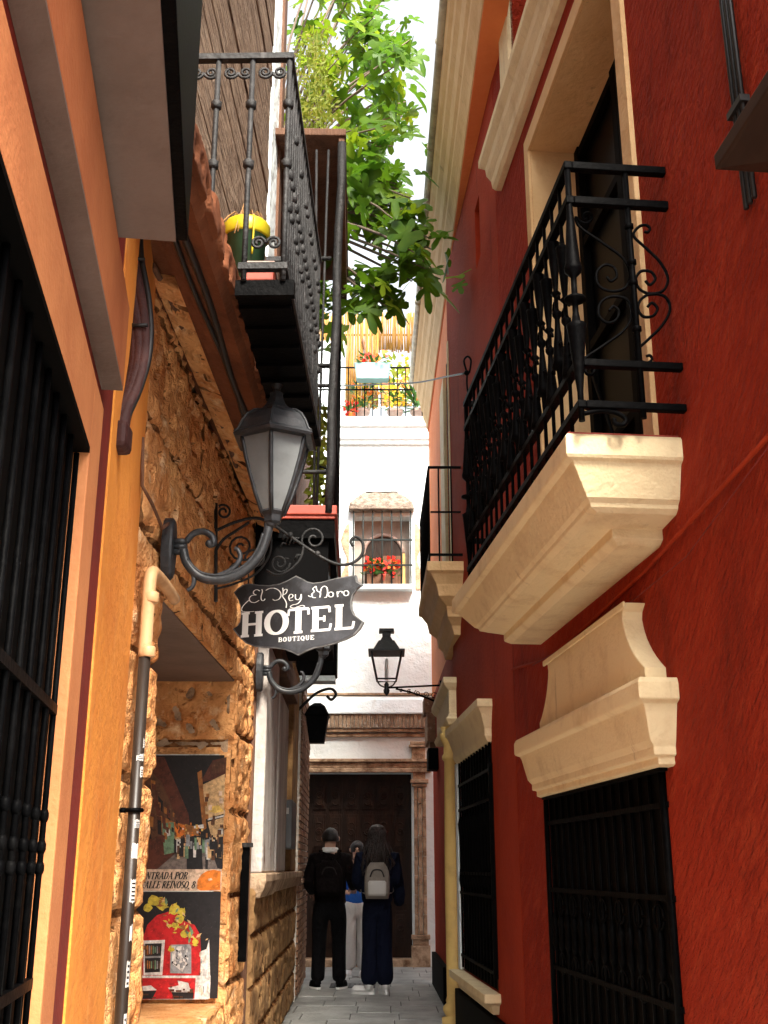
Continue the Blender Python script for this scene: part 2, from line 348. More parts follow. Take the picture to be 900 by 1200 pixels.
# balcony slab with its mouldings, railing
bs = MB(R1)
tiers(bs, [(.17, .33, .36, 2.515), (.18, .31, .35, 2.52), (.20, .28, .32, 2.535), (.205, .28, .32, 2.54), (.205, .28, .32, 2.575), (.31, .12, .32, 2.585), (.34, .095, .29, 2.60), (.345, .09, .28, 2.615), (.36, .07, .24, 2.63),
           (.415, .03, .06, 2.745), (.42, .025, .05, 2.755), (.445, .006, .01, 2.765), (.45, 0, 0, 2.775), (.45, 0, 0, 2.845), (.44, .01, .01, 2.86)], 3.92, 6.62)
bs = bs.build('balcony', m_cream, rh, bevel=.003)
a = MB(R1); a.box(3.95, 6.58, -.01, .43, 2.861, 2.874); a.build('floor_tile', m_tile, bs)
ZR = (2.93, 3.10, 3.805, 3.965)
for k, zz in enumerate(ZR):
    hgt = .03 if k in (0, 1) else .034
    a = MB(R1); a.box(3.84, 6.26, .385, .418, zz, zz + hgt); a.box(3.84, 3.873, 0, .385, zz, zz + hgt); a.box(6.228, 6.26, 0, .385, zz, zz + hgt)
    a.build('rail', m_iron, bs, bevel=.004)
PROF = [(.012, 0), (.012, .12), (.016, .16), (.036, .38), (.040, .395), (.018, .41), (.012, .45), (.012, .49), (.042, .50), (.042, .51), (.012, .52), (.012, .6), (.034, .625), (.036, .64), (.030, .66), (.016, .86), (.013, .9), (.013, 1.09)]
for yy in (3.857, 6.244):
    a = MB(R1); a.lathe((yy, .402, 2.88), PROF, 12); a.build('corner_post', m_iron, bs)
nb = 17
for i in range(nb):
    yy = 3.857 + (6.244 - 3.857) * (i + 1) / (nb + 1); up = (i % 2) * .10
    a = MB(R1)
    a.lathe((yy, .402, 2.88), [(.008, 0), (.008, .20 + up*.5), (.013, .24 + up), (.030, .24 + up), (.026, .27 + up), (.012, .42 + up), (.010, .46 + up), (.020, .475 + up), (.020, .49 + up), (.009, .50 + up), (.009, .56 + up),
                             (.022, .575 + up), (.010, .59 + up), (.013, .62 + up), (.027, .80 + up), (.030, .81 + up), (.012, .82 + up), (.008, .86 + up), (.008, 1.09)], 9)
    for sgn in (-1, 1):
        for zz in (3.40 + up, 3.23 + up * .6):
            a.tube([(yy + sgn * (.028 + .024 * math.cos(t)), .402, zz + .03 * math.sin(t)) for t in [q * .55 for q in range(9)]], .0055, 5)
    a.build('baluster', m_iron, bs)
def endscroll(pts, mb):
    pts = [at(520 + x / 2.368, 170 + y / 2.368, 3.87) for x, y in pts]
    mb.tube(smooth_path(pts, 5), .006, 6)
ul = [(398, 205), (388, 205), (390, 192), (404, 188), (412, 202), (400, 216), (380, 213), (366, 200), (378, 228), (438, 270), (495, 312), (516, 355), (505, 395), (465, 406), (430, 390), (424, 355), (446, 333), (472, 340), (480, 365), (464, 378), (453, 366)]
ur = [(556, 240), (566, 242), (572, 232), (560, 222), (540, 228), (527, 252), (560, 285), (600, 325), (622, 370), (608, 405), (570, 412), (542, 398), (533, 372), (548, 350), (575, 352), (587, 372), (572, 388), (560, 377)]
for p in (ul, ur):
    a = MB(); endscroll(p, a); a.build('scroll', m_iron, bs)
    a = MB(); endscroll([(x + 6, 826 - yy) for x, yy in p], a); a.build('scroll', m_iron, bs)
a = MB(R1); a.tube([(3.857, .165, 2.90), (3.857, .165, 3.97)], .012, 8)
for zz in (3.27, 3.47, 3.56, 3.72): a.lathe((3.857, .165, zz), [(.012, -.012), (.019, -.008), (.019, .008), (.012, .012)], 8)
a.build('mid_bar', m_iron, bs)
a = MB(R1); a.tube(smooth_path([(3.86, .40, 2.91), (3.858, .33, 2.925), (3.858, .27, 2.92), (3.858, .235, 2.895), (3.858, .245, 2.872), (3.858, .275, 2.875), (3.858, .28, 2.895)], 4), .010, 7); a.build('foot_scroll', m_iron, bs)
# upper window with its sill moulding
uw = MB(R1); uw.poly([(5.0, -.22, 6.35), (6.35, -.22, 6.35), (6.35, -.22, 8.4), (5.0, -.22, 8.4)]); uw = uw.build('window', m_glassd, rh)
a = MB(R1); a.box(6.35, 6.62, -.02, .03, 6.28, 8.6); a.box(4.8, 5.0, -.02, .03, 6.28, 8.6); a.box(5.0, 6.35, -.02, .03, 8.4, 8.6); a.build('surround', m_cream, uw, bevel=.005)
a = MB(R1); tiers(a, [(.04, .16, .16, 5.90), (.06, .13, .13, 5.94), (.065, .12, .12, 6.0), (.09, .08, .08, 6.07), (.095, .07, .07, 6.13), (.12, .03, .03, 6.17), (.13, 0, 0, 6.19), (.13, 0, 0, 6.25)], 4.4, 7.0)
a.build('sill', m_cream, uw, bevel=.006)
# second balcony slab at the right edge
a = MB(R1); tiers(a, [(.09, .2, .2, 3.16), (.11, .14, .14, 3.22), (.13, .1, .1, 3.25), (.24, .02, .02, 3.275), (.25, 0, 0, 3.28), (.25, 0, 0, 3.33)], 2.1, 2.86)
a.build('balcony', m_brack, rh, bevel=.005)

cb = thing('cable_bundle', 'thin red painted cable sagging across the red wall under the balcony', 'cable', R1(4.8, .02, 2.5))
a = MB(R1); a.tube([(2.9, .012, 2.60), (3.6, .014, 2.53), (4.4, .012, 2.46), (5.2, .012, 2.42), (6.1, .012, 2.40), (7.0, .012, 2.50)], .009, 6); a.build('cable', m_redb, cb)
a = MB(R1); a.tube([(2.95, .02, 2.58), (3.9, .03, 2.38), (5.0, .02, 2.36), (6.4, .02, 2.42)], .0025, 5); a.build('wire', m_drkred, cb)
cb = thing('cable_conduit', 'upright black cables clipped to the red wall at the top right corner', 'cable', R1(2.98, .02, 3.6))
for k in range(3):
    a = MB(R1); a.tube([(3.10 + k*.032, .015, 3.36), (3.10 + k*.03, .02, 4.2), (3.11 + k*.033, .015, 5.2)], .009, 6); a.build('cable', m_cable, cb)
a = MB(R1); a.box(3.08, 3.19, 0, .035, 3.72, 3.745); a.build('clip', m_cable, cb)

# ------------------------------------------------------------------ far red house on the right (slightly turned)
fh = thing('far_red_house', 'narrow orange and red house with cream column portal and moulded eaves beyond the big balcony', 'house', R2(8.5, 0, 0))
a = MB(R2); skin(a, 7.02, 9.98, 0, 7.3, [(7.95, 9.68, .52, 2.17, .015), (7.78, 8.02, 5.95, 6.5, .2)], .25); a.build('wall', m_redb, fh)
a = MB(R3); skin(a, 9.95, 14.2, 0, 3.35, [(10.3, 11.25, 0, 2.5, .3)], .25, 4); a.build('wall', m_redb, fh)
a = MB(R3); skin(a, 9.95, 14.2, 3.35, 7.3, [(9.99, 10.75, 3.9, 6.1, .2)], .2, 4); a.build('upper_wall', m_oran, fh)
fw = MB(R2); fw.poly([(7.95, -.011, .52), (9.68, -.011, .52), (9.68, -.011, 2.17), (7.95, -.011, 2.17)]); fw = fw.build('window', m_shut, fh)
a = MB(R2)
for i in range(12):
    yy = 8.0 + i * .15; a.tube([(yy, .01, .54), (yy, .01, 2.17)], .009, 6)
    a.lathe((yy, .01, 1.45), [(.009, -.3), (.022, -.24), (.012, -.15), (.012, .1), (.022, .2), (.009, .26)], 7)
for zz in (.62, 1.1, 1.25, 1.75, 1.95): a.box(7.93, 9.72, -.004, .022, zz, zz + .022)
a.box(7.93, 7.96, -.004, .03, .6, 2.0)
a.build('grille', m_iron, fw)
a = MB(R2); tiers(a, [(.04, .1, .1, .38), (.06, .06, .06, .44), (.11, 0, 0, .46), (.11, 0, 0, .515)], 7.86, 9.78); a.build('sill', m_cream, fw, bevel=.005)
a = MB(R2); tiers(a, [(.03, .09, .09, 2.15), (.05, .07, .07, 2.19), (.05, .07, .07, 2.24), (.08, .03, .03, 2.34), (.10, .01, .01, 2.38), (.11, 0, 0, 2.385), (.11, 0, 0, 2.44)], 7.86, 9.8); a.build('hood', m_cream, fw, bevel=.004)
a = MB(R2); a.box(9.68, 9.80, -.02, .03, .52, 2.15); a.build('jamb', m_white, fw)
# portal: entablature on two half columns
po = MB(R3); tiers(po, [(.10, .03, .03, 2.50), (.12, 0, 0, 2.55), (.10, .02, .02, 2.57), (.09, .03, .03, 2.60), (.09, .03, .03, 2.80), (.12, 0, 0, 2.83), (.14, -.02, -.02, 2.86), (.14, -.02, -.02, 2.91)], 9.80, 11.75)
po = po.build('portal', m_cream, fh, bevel=.004)
for yy in (10.05,):
    a = MB(R3); a.lathe((yy, .06, 0), [(.12, 0), (.12, .12), (.085, .13), (.11, .17), (.11, .20), (.08, .23), (.085, .25), (.075, .28), (.078, 1.2), (.066, 2.2), (.085, 2.22), (.085, 2.25), (.07, 2.27), (.07, 2.34), (.10, 2.40), (.105, 2.44), (.08, 2.45), (.10, 2.50)], 14)
    a.build('column', m_cream2, po)
a = MB(R3); a.poly([(10.3, -.25, 0), (11.25, -.25, 0), (11.25, -.25, 2.5), (10.3, -.25, 2.5)]); a.build('door', m_dwood, fh)
for yy in (7.3, 11.9):
    W = R2 if yy < 9 else R3
    a = MB(W); a.box(yy, (9.9 if W is R2 else 14.1), -.02, .05, 0, .36); a.build('plinth', m_plinth, fh, bevel=.006)
a = MB(R3); a.box(13.5, 14.15, -.02, .10, 2.75, 3.1); a.box(13.6, 14.1, -.02, .07, 2.55, 2.75); a.box(13.65, 14.05, -.02, .13, 3.1, 3.3); a.build('brick_bracket', m_brick, fh, bevel=.01)
a = MB(R3); a.box(13.0, 13.35, 0, .12, 2.38, 2.62); a.build('junction_box', m_plinth, fh, bevel=.008)
# upper french window and small balcony
uw = MB(R3); uw.poly([(9.99, -.15, 3.9), (10.75, -.15, 3.9), (10.75, -.15, 6.1), (9.99, -.15, 6.1)]); uw = uw.build('balcony_door', m_glassd, fh)
a = MB(R3); a.box(10.75, 11.35, -.02, .03, 3.85, 6.25); a.box(9.90, 9.985, -.02, .04, 3.85, 6.25); a.build('surround', m_cream, uw)
a = MB(R3); a.box(10.0, 10.03, -.14, .045, 3.95, 6.05)
for i in range(12): a.box(10.03, 10.034, -.13, .04, 4.0 + i*.17, 4.1 + i*.17)
a.build('shutter', m_shut, uw)
sb = MB(R3); tiers(sb, [(.06, .3, .3, 3.22), (.08, .28, .28, 3.30), (.12, .2, .2, 3.36), (.13, .19, .19, 3.45), (.20, .1, .1, 3.52), (.22, .08, .08, 3.62), (.27, .03, .03, 3.70), (.30, 0, 0, 3.72), (.30, 0, 0, 3.80)], 9.16, 10.98)
sb = sb.build('balcony', m_soff, fh, bevel=.004)
a = MB(R3)
for zz in (3.86, 4.66): a.box(9.2, 10.94, .265, .285, zz, zz + .02); a.box(9.2, 9.22, -.05, .265, zz, zz + .02)
a.box(9.2, 9.22, .0, .265, 4.25, 4.262)
for i in range(14): yy = 9.21 + i * .132; a.tube([(yy, .275, 3.8), (yy, .275, 4.67)], .007, 5)
for nn in (.08, .19): a.tube([(9.21, nn, 3.8), (9.21, nn, 4.67)], .007, 5)
a.build('railing', m_iron, sb)
# eaves
ev = MB()
prof = [(.80, 7.02), (.655, 7.05), (.64, 7.12), (.625, 7.16), (.60, 7.22), (.60, 7.30), (.575, 7.34), (.555, 7.46), (.52, 7.52), (.515, 7.62), (.485, 7.66), (.47, 7.72), (.47, 7.78), (.80, 7.9)]
def evx(x, y): return x - .012 * (y - 9)
ev.rings([[(evx(x, y), y, z) for x, z in prof] for y in (5.9, 9.0, 11.5, 14.2)])
ev = ev.build('eaves', m_soff, fh)
a = MB(); a.rings([[(evx(x, y), y, z) for x, z in ((.83, 6.99), (.662, 7.02), (.662, 7.045), (.83, 7.045))] for y in (5.9, 10, 14.2)]); a.build('soffit_board', m_oran, ev)
a = MB(); a.tube([(evx(.452, y), y, 7.77) for y in (5.85, 9, 11.5, 14.24)], .042, 10)
for y in (7.5, 8.9, 10.4, 11.9): a.tube([(evx(.452, y) + .045*math.cos(t), y, 7.77 + .045*math.sin(t)) for t in [k*.45 for k in range(15)]], .008, 5)
a.build('gutter', m_zinc, ev)

ln = thing('overhead_wire', 'black wire strung across the alley from an iron hook on the red wall', 'wire', at(547, 437, 7.6))
h0 = at(547, 437, 7.85)
a = MB(); a.tube(smooth_path([h0, at(520, 442, 9.2), at(490, 448, 10.6), at(455, 450, 11.8), at(400, 452, 13.6), at(395, 452, 14.2)], 4), .009, 5); a.build('cable', m_cable, ln)
a = MB(); a.tube(smooth_path([h0 + Vector((.02, 0, -.3)), h0 + Vector((0, 0, -.12)), h0, h0 + Vector((-.02, 0, .10)), h0 + Vector((.01, 0, .14)), h0 + Vector((.035, 0, .1)), h0 + Vector((.02, 0, 0))], 4), .008, 6); a.ball(h0, .022); a.build('hook', m_iron, ln)

# street lantern on the far right wall
sl = thing('street_lantern', 'black four sided street lantern with clear glass on a lacy iron bracket above the doorway', 'street lantern', (.02, 12.2, 3.3))
c = at(453, 812, 12.2); X0, Z0 = c.x, c.z
lz = lambda yy: at(453, yy, 12.2).z
def frustum(mb, z0, z1, a0, a1): mb.rings([[(X0 + sx*q, 12.2 + sy*q, z) for sx, sy in ((-1, -1), (1, -1), (1, 1), (-1, 1))] for q, z in ((a0, z0), (a1, z1))])
a = MB(); frustum(a, lz(766), lz(764), .20, .20); frustum(a, lz(764), lz(752), .15, .085); frustum(a, lz(752), lz(747), .07, .045); frustum(a, lz(747), lz(741), .045, .05); frustum(a, lz(741), lz(738), .085, .08); a.build('roof', m_lant, sl)
a = MB()
for sx, sy in ((-1, -1), (1, -1), (1, 1), (-1, 1)): a.tube([(X0 + sx*.165, 12.2 + sy*.165, lz(766)), (X0 + sx*.105, 12.2 + sy*.105, lz(797))], .010, 6)
zb = lz(797); q = .105
a.tube([(X0-q, 12.2-q, zb), (X0+q, 12.2-q, zb), (X0+q, 12.2+q, zb), (X0-q, 12.2+q, zb), (X0-q, 12.2-q, zb)], .010, 5)
for sx in (-1, 1): a.tube(smooth_path([(X0 + sx*.105, 12.2, zb), (X0 + sx*.07, 12.2, lz(803)), (X0, 12.2, lz(806))], 4), .009, 5)
a.lathe((X0, 12.2, lz(812)), [(.006, -.03), (.03, 0), (.035, .03), (.02, .06), (.028, .09), (.01, .12)], 8)
a.build('frame', m_lant, sl)
a = MB(); a.lathe((X0, 12.2, zb), [(.02, 0), (.02, .22), (.005, .24)], 8); a.build('bulb', m_letter, sl)
a = MB(); za = lz(806); xe = R3(12.2, 0, 0)[0]
a.tube([(X0, 12.2, za), (xe, 12.2, lz(803))], .011, 6); a.tube(smooth_path([(X0 + .1, 12.2, za - .01), (X0 + .3, 12.2, za - .06), (xe - .1, 12.2, za - .14), (xe, 12.2, za - .22)], 4), .011, 6); a.tube([(xe - .01, 12.2, za + .08), (xe - .01, 12.2, za - .25)], .014, 6)
for i in range(5):
    cx = X0 + .16 + i * .09; r = .02 + i * .008
    a.tube([(x, 12.2, z) for x, z in spiral(cx, za - .03 - i*.014, r, .004, i, 1.6, 14)], .005, 5)
a.build('bracket', m_iron, sl)

# ------------------------------------------------------------------ near house on the left
oh = thing('orange_house', 'near terracotta and orange house with tall barred window at the left edge', 'house', L0(2.5, 0, 0))
a = MB(L0); skin(a, 1.0, 3.88, 0, 10.5, [(1.15, 2.32, .9, 2.2, .012)], .2, 3.5)
a.build('wall', m_drkred, oh)
a = MB(L0); a.box(2.86, 3.9, -.02, .006, 0, 4.5); a.build('orange_strip', m_orange, oh)
wn = MB(L0); wn.poly([(1.15, -.009, .9), (2.32, -.009, .9), (2.32, -.009, 2.2), (1.15, -.009, 2.2)]); wn = wn.build('window', m_shut, oh)
a = MB(L0); a.box(2.30, 2.48, -.02, .026, .5, 2.36); a.box(1.02, 2.30, -.02, .026, 2.19, 2.36); a.box(1.02, 2.30, -.02, .012, .66, .9); a.build('surround', m_pale, wn, bevel=.003)
a = MB(L0)
for i in range(11): 
    yy = 1.22 + i*.108; a.tube([(yy, -.001, .92), (yy, -.001, 2.175)], .0065, 6)
    for zz in (1.30, 1.34, 1.40): a.lathe((yy, -.001, zz), [(.0065, -.012), (.0095, -.005), (.0095, .005), (.0065, .012)], 7)
for zz in (1.08, 1.60): a.box(1.15, 2.30, -.007, .006, zz, zz + .02)
a.build('grille', m_iron, wn)
a = MB(L0); a.box(1.03, 2.296, -.02, .0265, 2.176, 2.189); a.build('underside_shade', m_shut, wn)  # added black strip that paints the surround's underside as shade
a = MB(L0); a.box(.9, 2.60, -.02, .055, 2.47, 2.70); hd = a.build('hood', m_terr, wn, bevel=.004)
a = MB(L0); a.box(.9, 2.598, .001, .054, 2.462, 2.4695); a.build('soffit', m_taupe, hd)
bx = MB(L0); bx.box(.9, 2.32, -.02, .21, 2.74, 5.2); bx = bx.build('bay', m_iron, oh, bevel=.003)
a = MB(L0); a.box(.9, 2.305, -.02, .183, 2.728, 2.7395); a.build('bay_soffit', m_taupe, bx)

cc = thing('conduit_bundle', 'thick maroon cables bunched and curving down beside the orange strip', 'cable', L0(3.2, .03, 2.5))
for k, (px0, rr, mm) in enumerate(((0, .024, m_maroon), (9, .022, m_maroon), (18, .011, m_cable), (-8, .020, m_maroon))):
    pts = [at(146 + px0, 262, 3.2), at(147 + px0, 300, 3.2), at(155 + px0, 345, 3.2), at(162 + px0*.8, 385, 3.18), at(163 + px0*.6, 420, 3.15), at(155 + px0*.5, 455, 3.1), at(142 + px0*.5, 485, 3.05), at(138 + px0*.4, 515, 3.02)]
    a = MB(); a.tube(smooth_path(pts, 4), rr, 8); a.build('cable', mm, cc)
a = MB(); c = at(139, 508, 3.0); a.rings([[(c.x + dx, c.y + dy, c.z + dz) for dx, dy in ((-.05, -.03), (.03, -.03), (.03, .06), (-.05, .06))] for dz in (-.05, .035)]); a.build('boot', m_maroon, cc, bevel=.015)
a = MB(); c = at(150, 305, 3.2); a.tube([c + Vector((-.05, -.022, 0)), c + Vector((.06, -.022, -.01))], .006, 6); a.build('clip', m_cable, cc)
a = MB(); c = at(162, 385, 3.17); a.tube([c + Vector((-.03, -.024, 0)), c + Vector((.035, -.024, 0))], .006, 6); a.build('clip', m_cable, cc)

# ------------------------------------------------------------------ old stone house on the left
sh = thing('stone_house', 'old pitted sandstone house with a deep recess, a plank wall and a rusty black balcony', 'house', L1(5.5, 0, 0))
def rough(mb, y0, y1, z0, z1, res=.0145, amp=.021, n0=0, seed=0, course=.46, zoff=2.99):
    ny, nz = max(2, int((y1 - y0) / res)), max(2, int((z1 - z0) / res)); ids = {}; dark = {}
    for j in range(nz + 1):
        for i in range(ny + 1):
            yy = y0 + (y1 - y0) * i / ny; zz = z0 + (z1 - z0) * j / nz
            p = Vector((yy, zz, seed))
            h = amp * (noise.noise(p * 3) * .7 + noise.noise(p * 9) * .6 + noise.noise(p * 24) * .45)
            pit = noise.noise(p * 13 + Vector((9, 3, 1)))
            if pit > .16: h -= min(.04, (pit - .16) * .16)
            row = math.floor((zz - zoff) / course); fz = (zz - zoff) / course - row
            dz = min(fz, 1 - fz) * course
            bl = .85; off = (row % 2) * .4 + .13 * row
            fy = ((yy + off) / bl) % 1; dy = min(fy, 1 - fy) * bl
            dj = min(dz, dy) + noise.noise(p * 14) * .008
            if dj < .03: h -= .034 * (1 - max(dj, 0) / .03)
            dark[i, j] = 1.0*(dj < .010) + 1.0*(pit > .40 and noise.noise(p * 30) > -.1)
            ids[i, j] = mb.vt((yy, n0 + h, zz))
    sm, mb.smooth = mb.smooth, True
    for j in range(nz):
        for i in range(ny):
            mb.mi = 1 if dark[i, j] + dark[i+1, j] + dark[i, j+1] + dark[i+1, j+1] >= 2 else 0
            mb.face((ids[i, j], ids[i+1, j], ids[i+1, j+1], ids[i, j+1]))
    mb.smooth = sm; mb.mi = 0
    # side skirts back into the wall
    for seq in ([(i, 0) for i in range(ny + 1)], [(i, nz) for i in range(ny + 1)], [(0, j) for j in range(nz + 1)], [(ny, j) for j in range(nz + 1)]):
        back = []
        for k in seq:
            v = mb.v[ids[k]]; yy = y0 + (y1 - y0) * k[0] / ny; zz = z0 + (z1 - z0) * k[1] / nz
            back.append(mb.vt((yy, n0 - .09, zz)))
        for q in range(len(seq) - 1): mb.face((ids[seq[q]], ids[seq[q+1]], back[q+1], back[q]))
OY0, OY1, OZ0, OZ1 = 4.43, 6.55, .60, 2.36
a = MB(L1)
rough(a, 3.84, OY0, 0, OZ1, seed=1); rough(a, OY0, OY1, 0, OZ0, seed=2); rough(a, OY1, 7.26, 0, OZ1, seed=3); rough(a, 3.84, 7.26, OZ1, 3.50, seed=4)
wl = a.build('stone_facing', [m_stone, m_dirtshade], sh)
a = MB(L1); skin(a, 3.86, 7.27, 0, 3.6, [(OY0, OY1, OZ0, OZ1, .62)], .6, 4)
a.v = [tuple(Vector(v) + Vector((-.045, 0, 0))) for v in a.v]
a.build('recess', m_stone2, sh)
xj = lambda n: L1(OY1, n, 0)[0]
rb = MB(lambda u, n, z: (xj(u), OY1 - .02 - n, z)); rough(rb, -.64, -.01, OZ0, OZ1, seed=7, amp=.010, course=.5); rb.build('recess_cheek', [m_stone, m_dirtshade], sh)
a = MB(L1); a.box(OY0, OY1, -.66, -.03, OZ0 - .03, OZ0 + .004); a.build('recess_sill', m_stone, sh, bevel=.006)
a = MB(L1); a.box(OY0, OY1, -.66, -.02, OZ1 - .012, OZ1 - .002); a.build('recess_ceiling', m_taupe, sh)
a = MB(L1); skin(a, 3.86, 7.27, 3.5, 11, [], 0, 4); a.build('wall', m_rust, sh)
a = MB(L1); random.seed(5); z = 3.85
while z < 9.5:
    d = random.uniform(.17, .26); a.box(3.9, 6.78 , 0, .03 + random.uniform(0, .012), z + .006, z + d); z += d
a.build('plank_wall', m_wood, sh, bevel=.004)
a = MB(L1); a.box(6.80, 7.14, 0, .05, 3.6, 9.5); a.build('white_strip', m_white, sh)
a = MB(L1); a.box(7.14, 7.30, 0, .07, 3.6, 10.5); a.build('brown_strip', m_bwood, sh)
# soffit below the balcony with mouldings
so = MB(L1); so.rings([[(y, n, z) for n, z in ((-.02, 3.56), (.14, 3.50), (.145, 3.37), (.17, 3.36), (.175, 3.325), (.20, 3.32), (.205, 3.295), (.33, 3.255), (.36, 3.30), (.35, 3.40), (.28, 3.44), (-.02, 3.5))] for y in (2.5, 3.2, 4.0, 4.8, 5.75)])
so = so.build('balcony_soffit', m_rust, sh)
a = MB(lambda y, n, z: L1(y, .02 + z * .86 + n * .4, 3.46 - z * .35 - n)); rough(a, 3.8, 7.1, 0, .17, n0=.0, amp=.02, seed=17, course=9); a.build('stone_cove', [m_stone, m_dirtshade], so)
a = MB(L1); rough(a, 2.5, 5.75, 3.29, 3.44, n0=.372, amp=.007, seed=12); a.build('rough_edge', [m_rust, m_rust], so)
b1 = MB(L1); b1.box(3.52, 5.02, .39, .585, 3.24, 3.28); b1.box(3.5, 3.53, .39, .60, 3.225, 3.285)
for i in range(9): b1.box(3.6 + i*.16, 3.63 + i*.16, .39, .58, 3.225, 3.24)
b1 = b1.build('balcony', m_iron, sh)
for zz in (4.22, 3.32):
    a = MB(L1); a.box(3.48, 4.98, .545, .575, zz, zz + .025); a.box(3.48, 3.51, (.0 if zz > 4 else .40), .545, zz, zz + .025); a.box(4.95, 4.98, (0 if zz > 4 else .40), .545, zz, zz + .025); a.build('rail', m_iron2, b1)
def oldbar(y, n, r=.011):
    a = MB(L1); zb = 3.28 if n > .40 else 3.44; a.tube([(y, n, zb), (y, n, 3.55), (y, n, 3.85), (y, n, 4.23)], r, 6)
    for zz in (3.76, 4.02 if int(y * 100) % 2 else 3.62): a.lathe((y, n, zz), [(r, -.02), (r*1.9, -.012), (r*1.9, .012), (r, .02)], 7)
    a.build('baluster', m_iron2, b1)
for i in range(21): oldbar(3.495 + i * .0735, .56)
for nn in (.05, .17, .29, .42): oldbar(3.495, nn)
for nn in (.235, .365, .495):
    for sg in (-1, 1):
        a = MB(lambda u, q, z: L1(3.495, nn + u, z)); a.tube([(x, 0, z) for x, z in spiral(sg * .028, 4.165, .027, .005, (math.pi if sg > 0 else 0), 1.7 * sg, 20)], .006, 5)
        a.build('scroll', m_iron2, b1)
        if nn == .495:
            a = MB(lambda u, q, z: L1(3.495, nn + u, z)); a.tube([(x, 0, z) for x, z in spiral(sg * .028, 3.43, .027, .005, (math.pi if sg > 0 else 0), -1.7 * sg, 20)], .006, 5); a.build('scroll', m_iron2, b1)
wire = thing('wall_cables', 'old brown cables running along the pitted stone wall under the plank balcony', 'cable', L1(5, .03, 3.4))
a = MB(L1); a.tube([(y, .045 + .01*math.sin(y*5), 3.475 + .012*math.sin(y*3.1)) for y in [3.7 + .2*k for k in range(17)]], .013, 6); a.build('cable', m_bwood, wire)
a = MB(L1); a.tube([(y, .27 + .008*math.sin(y*4), 3.265 + .004*math.sin(y*7)) for y in [2.6 + .15*k for k in range(21)]], .014, 6); a.tube([(y, .245 + .012*math.sin(y*3 + 1), 3.272 + .004*math.sin(y*5)) for y in [2.6 + .15*k for k in range(21)]], .010, 6); a.build('cable', m_cable, wire)
a = MB(L1); a.tube([(3.78, .03, 2.80), (3.80, .035, 2.62), (3.95, .04, 2.60), (4.1, .05, 2.55), (4.2, .05, 2.60)], .007, 6); a.build('cable', m_bwood, wire)

# pot, tray on the old balcony
pt = thing('flower_pot', 'dark green flower pot with a bright yellow band on the old left balcony', 'flower pot', (-.545, 3.86, 3.455))
a = MB(); a.lathe((-.545, 3.86, 3.455), [(.066, 0), (.078, .21), (.086, .215), (.086, .26), (.074, .27)], 16); a.build('pot', m_gpot, pt)
a = MB(); a.lathe((-.545, 3.86, 3.455), [(.088, .215), (.093, .222), (.093, .272), (.088, .28)], 16)
a.tube(smooth_path([(-.51, 3.78, 3.735), (-.505, 3.765, 3.71), (-.507, 3.768, 3.64), (-.51, 3.775, 3.56)], 3), .004, 5); a.build('tape', m_yel, pt)
a = MB(); random.seed(9)
for i in range(40):
    an = random.random()*6.28; r = random.uniform(.03, .12); a.tube(smooth_path([(-.545, 3.86, 3.73), (-.545 + r*.5*math.cos(an), 3.86 + r*.5*math.sin(an), 3.76 + random.random()*.05), (-.545 + r*math.cos(an), 3.86 + r*math.sin(an), 3.72 - random.random()*.14)], 2), .0025, 4)
a.build('dry_plant', m_straw, pt)
tr = thing('clay_tray', 'red clay tray lying on the edge of the old left balcony', 'tray', (-.42, 3.72, 3.42))
a = MB(); a.box(-.515, -.405, 3.60, 3.80, 3.345, 3.405); a.build('tray', m_tile, tr, bevel=.006)
a = MB(); a.box(-.52, -.40, 3.595, 3.805, 3.406, 3.424); a.box(-.50, -.41, 3.62, 3.78, 3.282, 3.345); a.build('rim', m_clay, tr, bevel=.004)

# drain pipe beside the recess
dp = thing('drain_pipe', 'beige elbow pipe feeding a dark brown pipe with torn white stickers beside the recess', 'pipe', L1(4.0, .06, 0))
a = MB(L1); a.tube(smooth_path([(4.42, .045, 2.345), (4.25, .05, 2.35), (4.05, .05, 2.352), (3.97, .05, 2.335), (3.95, .05, 2.26), (3.95, .05, 2.13), (3.95, .05, 2.02)], 4), .024, 12)
for zz in (2.04, 2.24): a.lathe((3.95, .06, zz), [(.024, -.02), (.028, -.015), (.028, .015), (.024, .02)], 12)
a.build('elbow_pipe', m_beige, dp)
a = MB(L1); a.tube([(3.95, .05, 2.03), (3.95, .05, 0)], .021, 14); a.build('lower_pipe', m_pipe, dp)
a = MB(L1); a.tube([(3.95 + .025*math.cos(t), .05 + .025*math.sin(t), 1.49) for t in [k*.45 for k in range(15)]], .008, 6); a.tube([(3.95, 0, 1.49), (3.95, .02, 1.49)], .01, 6); a.build('clamp', m_iron, dp)
random.seed(2)
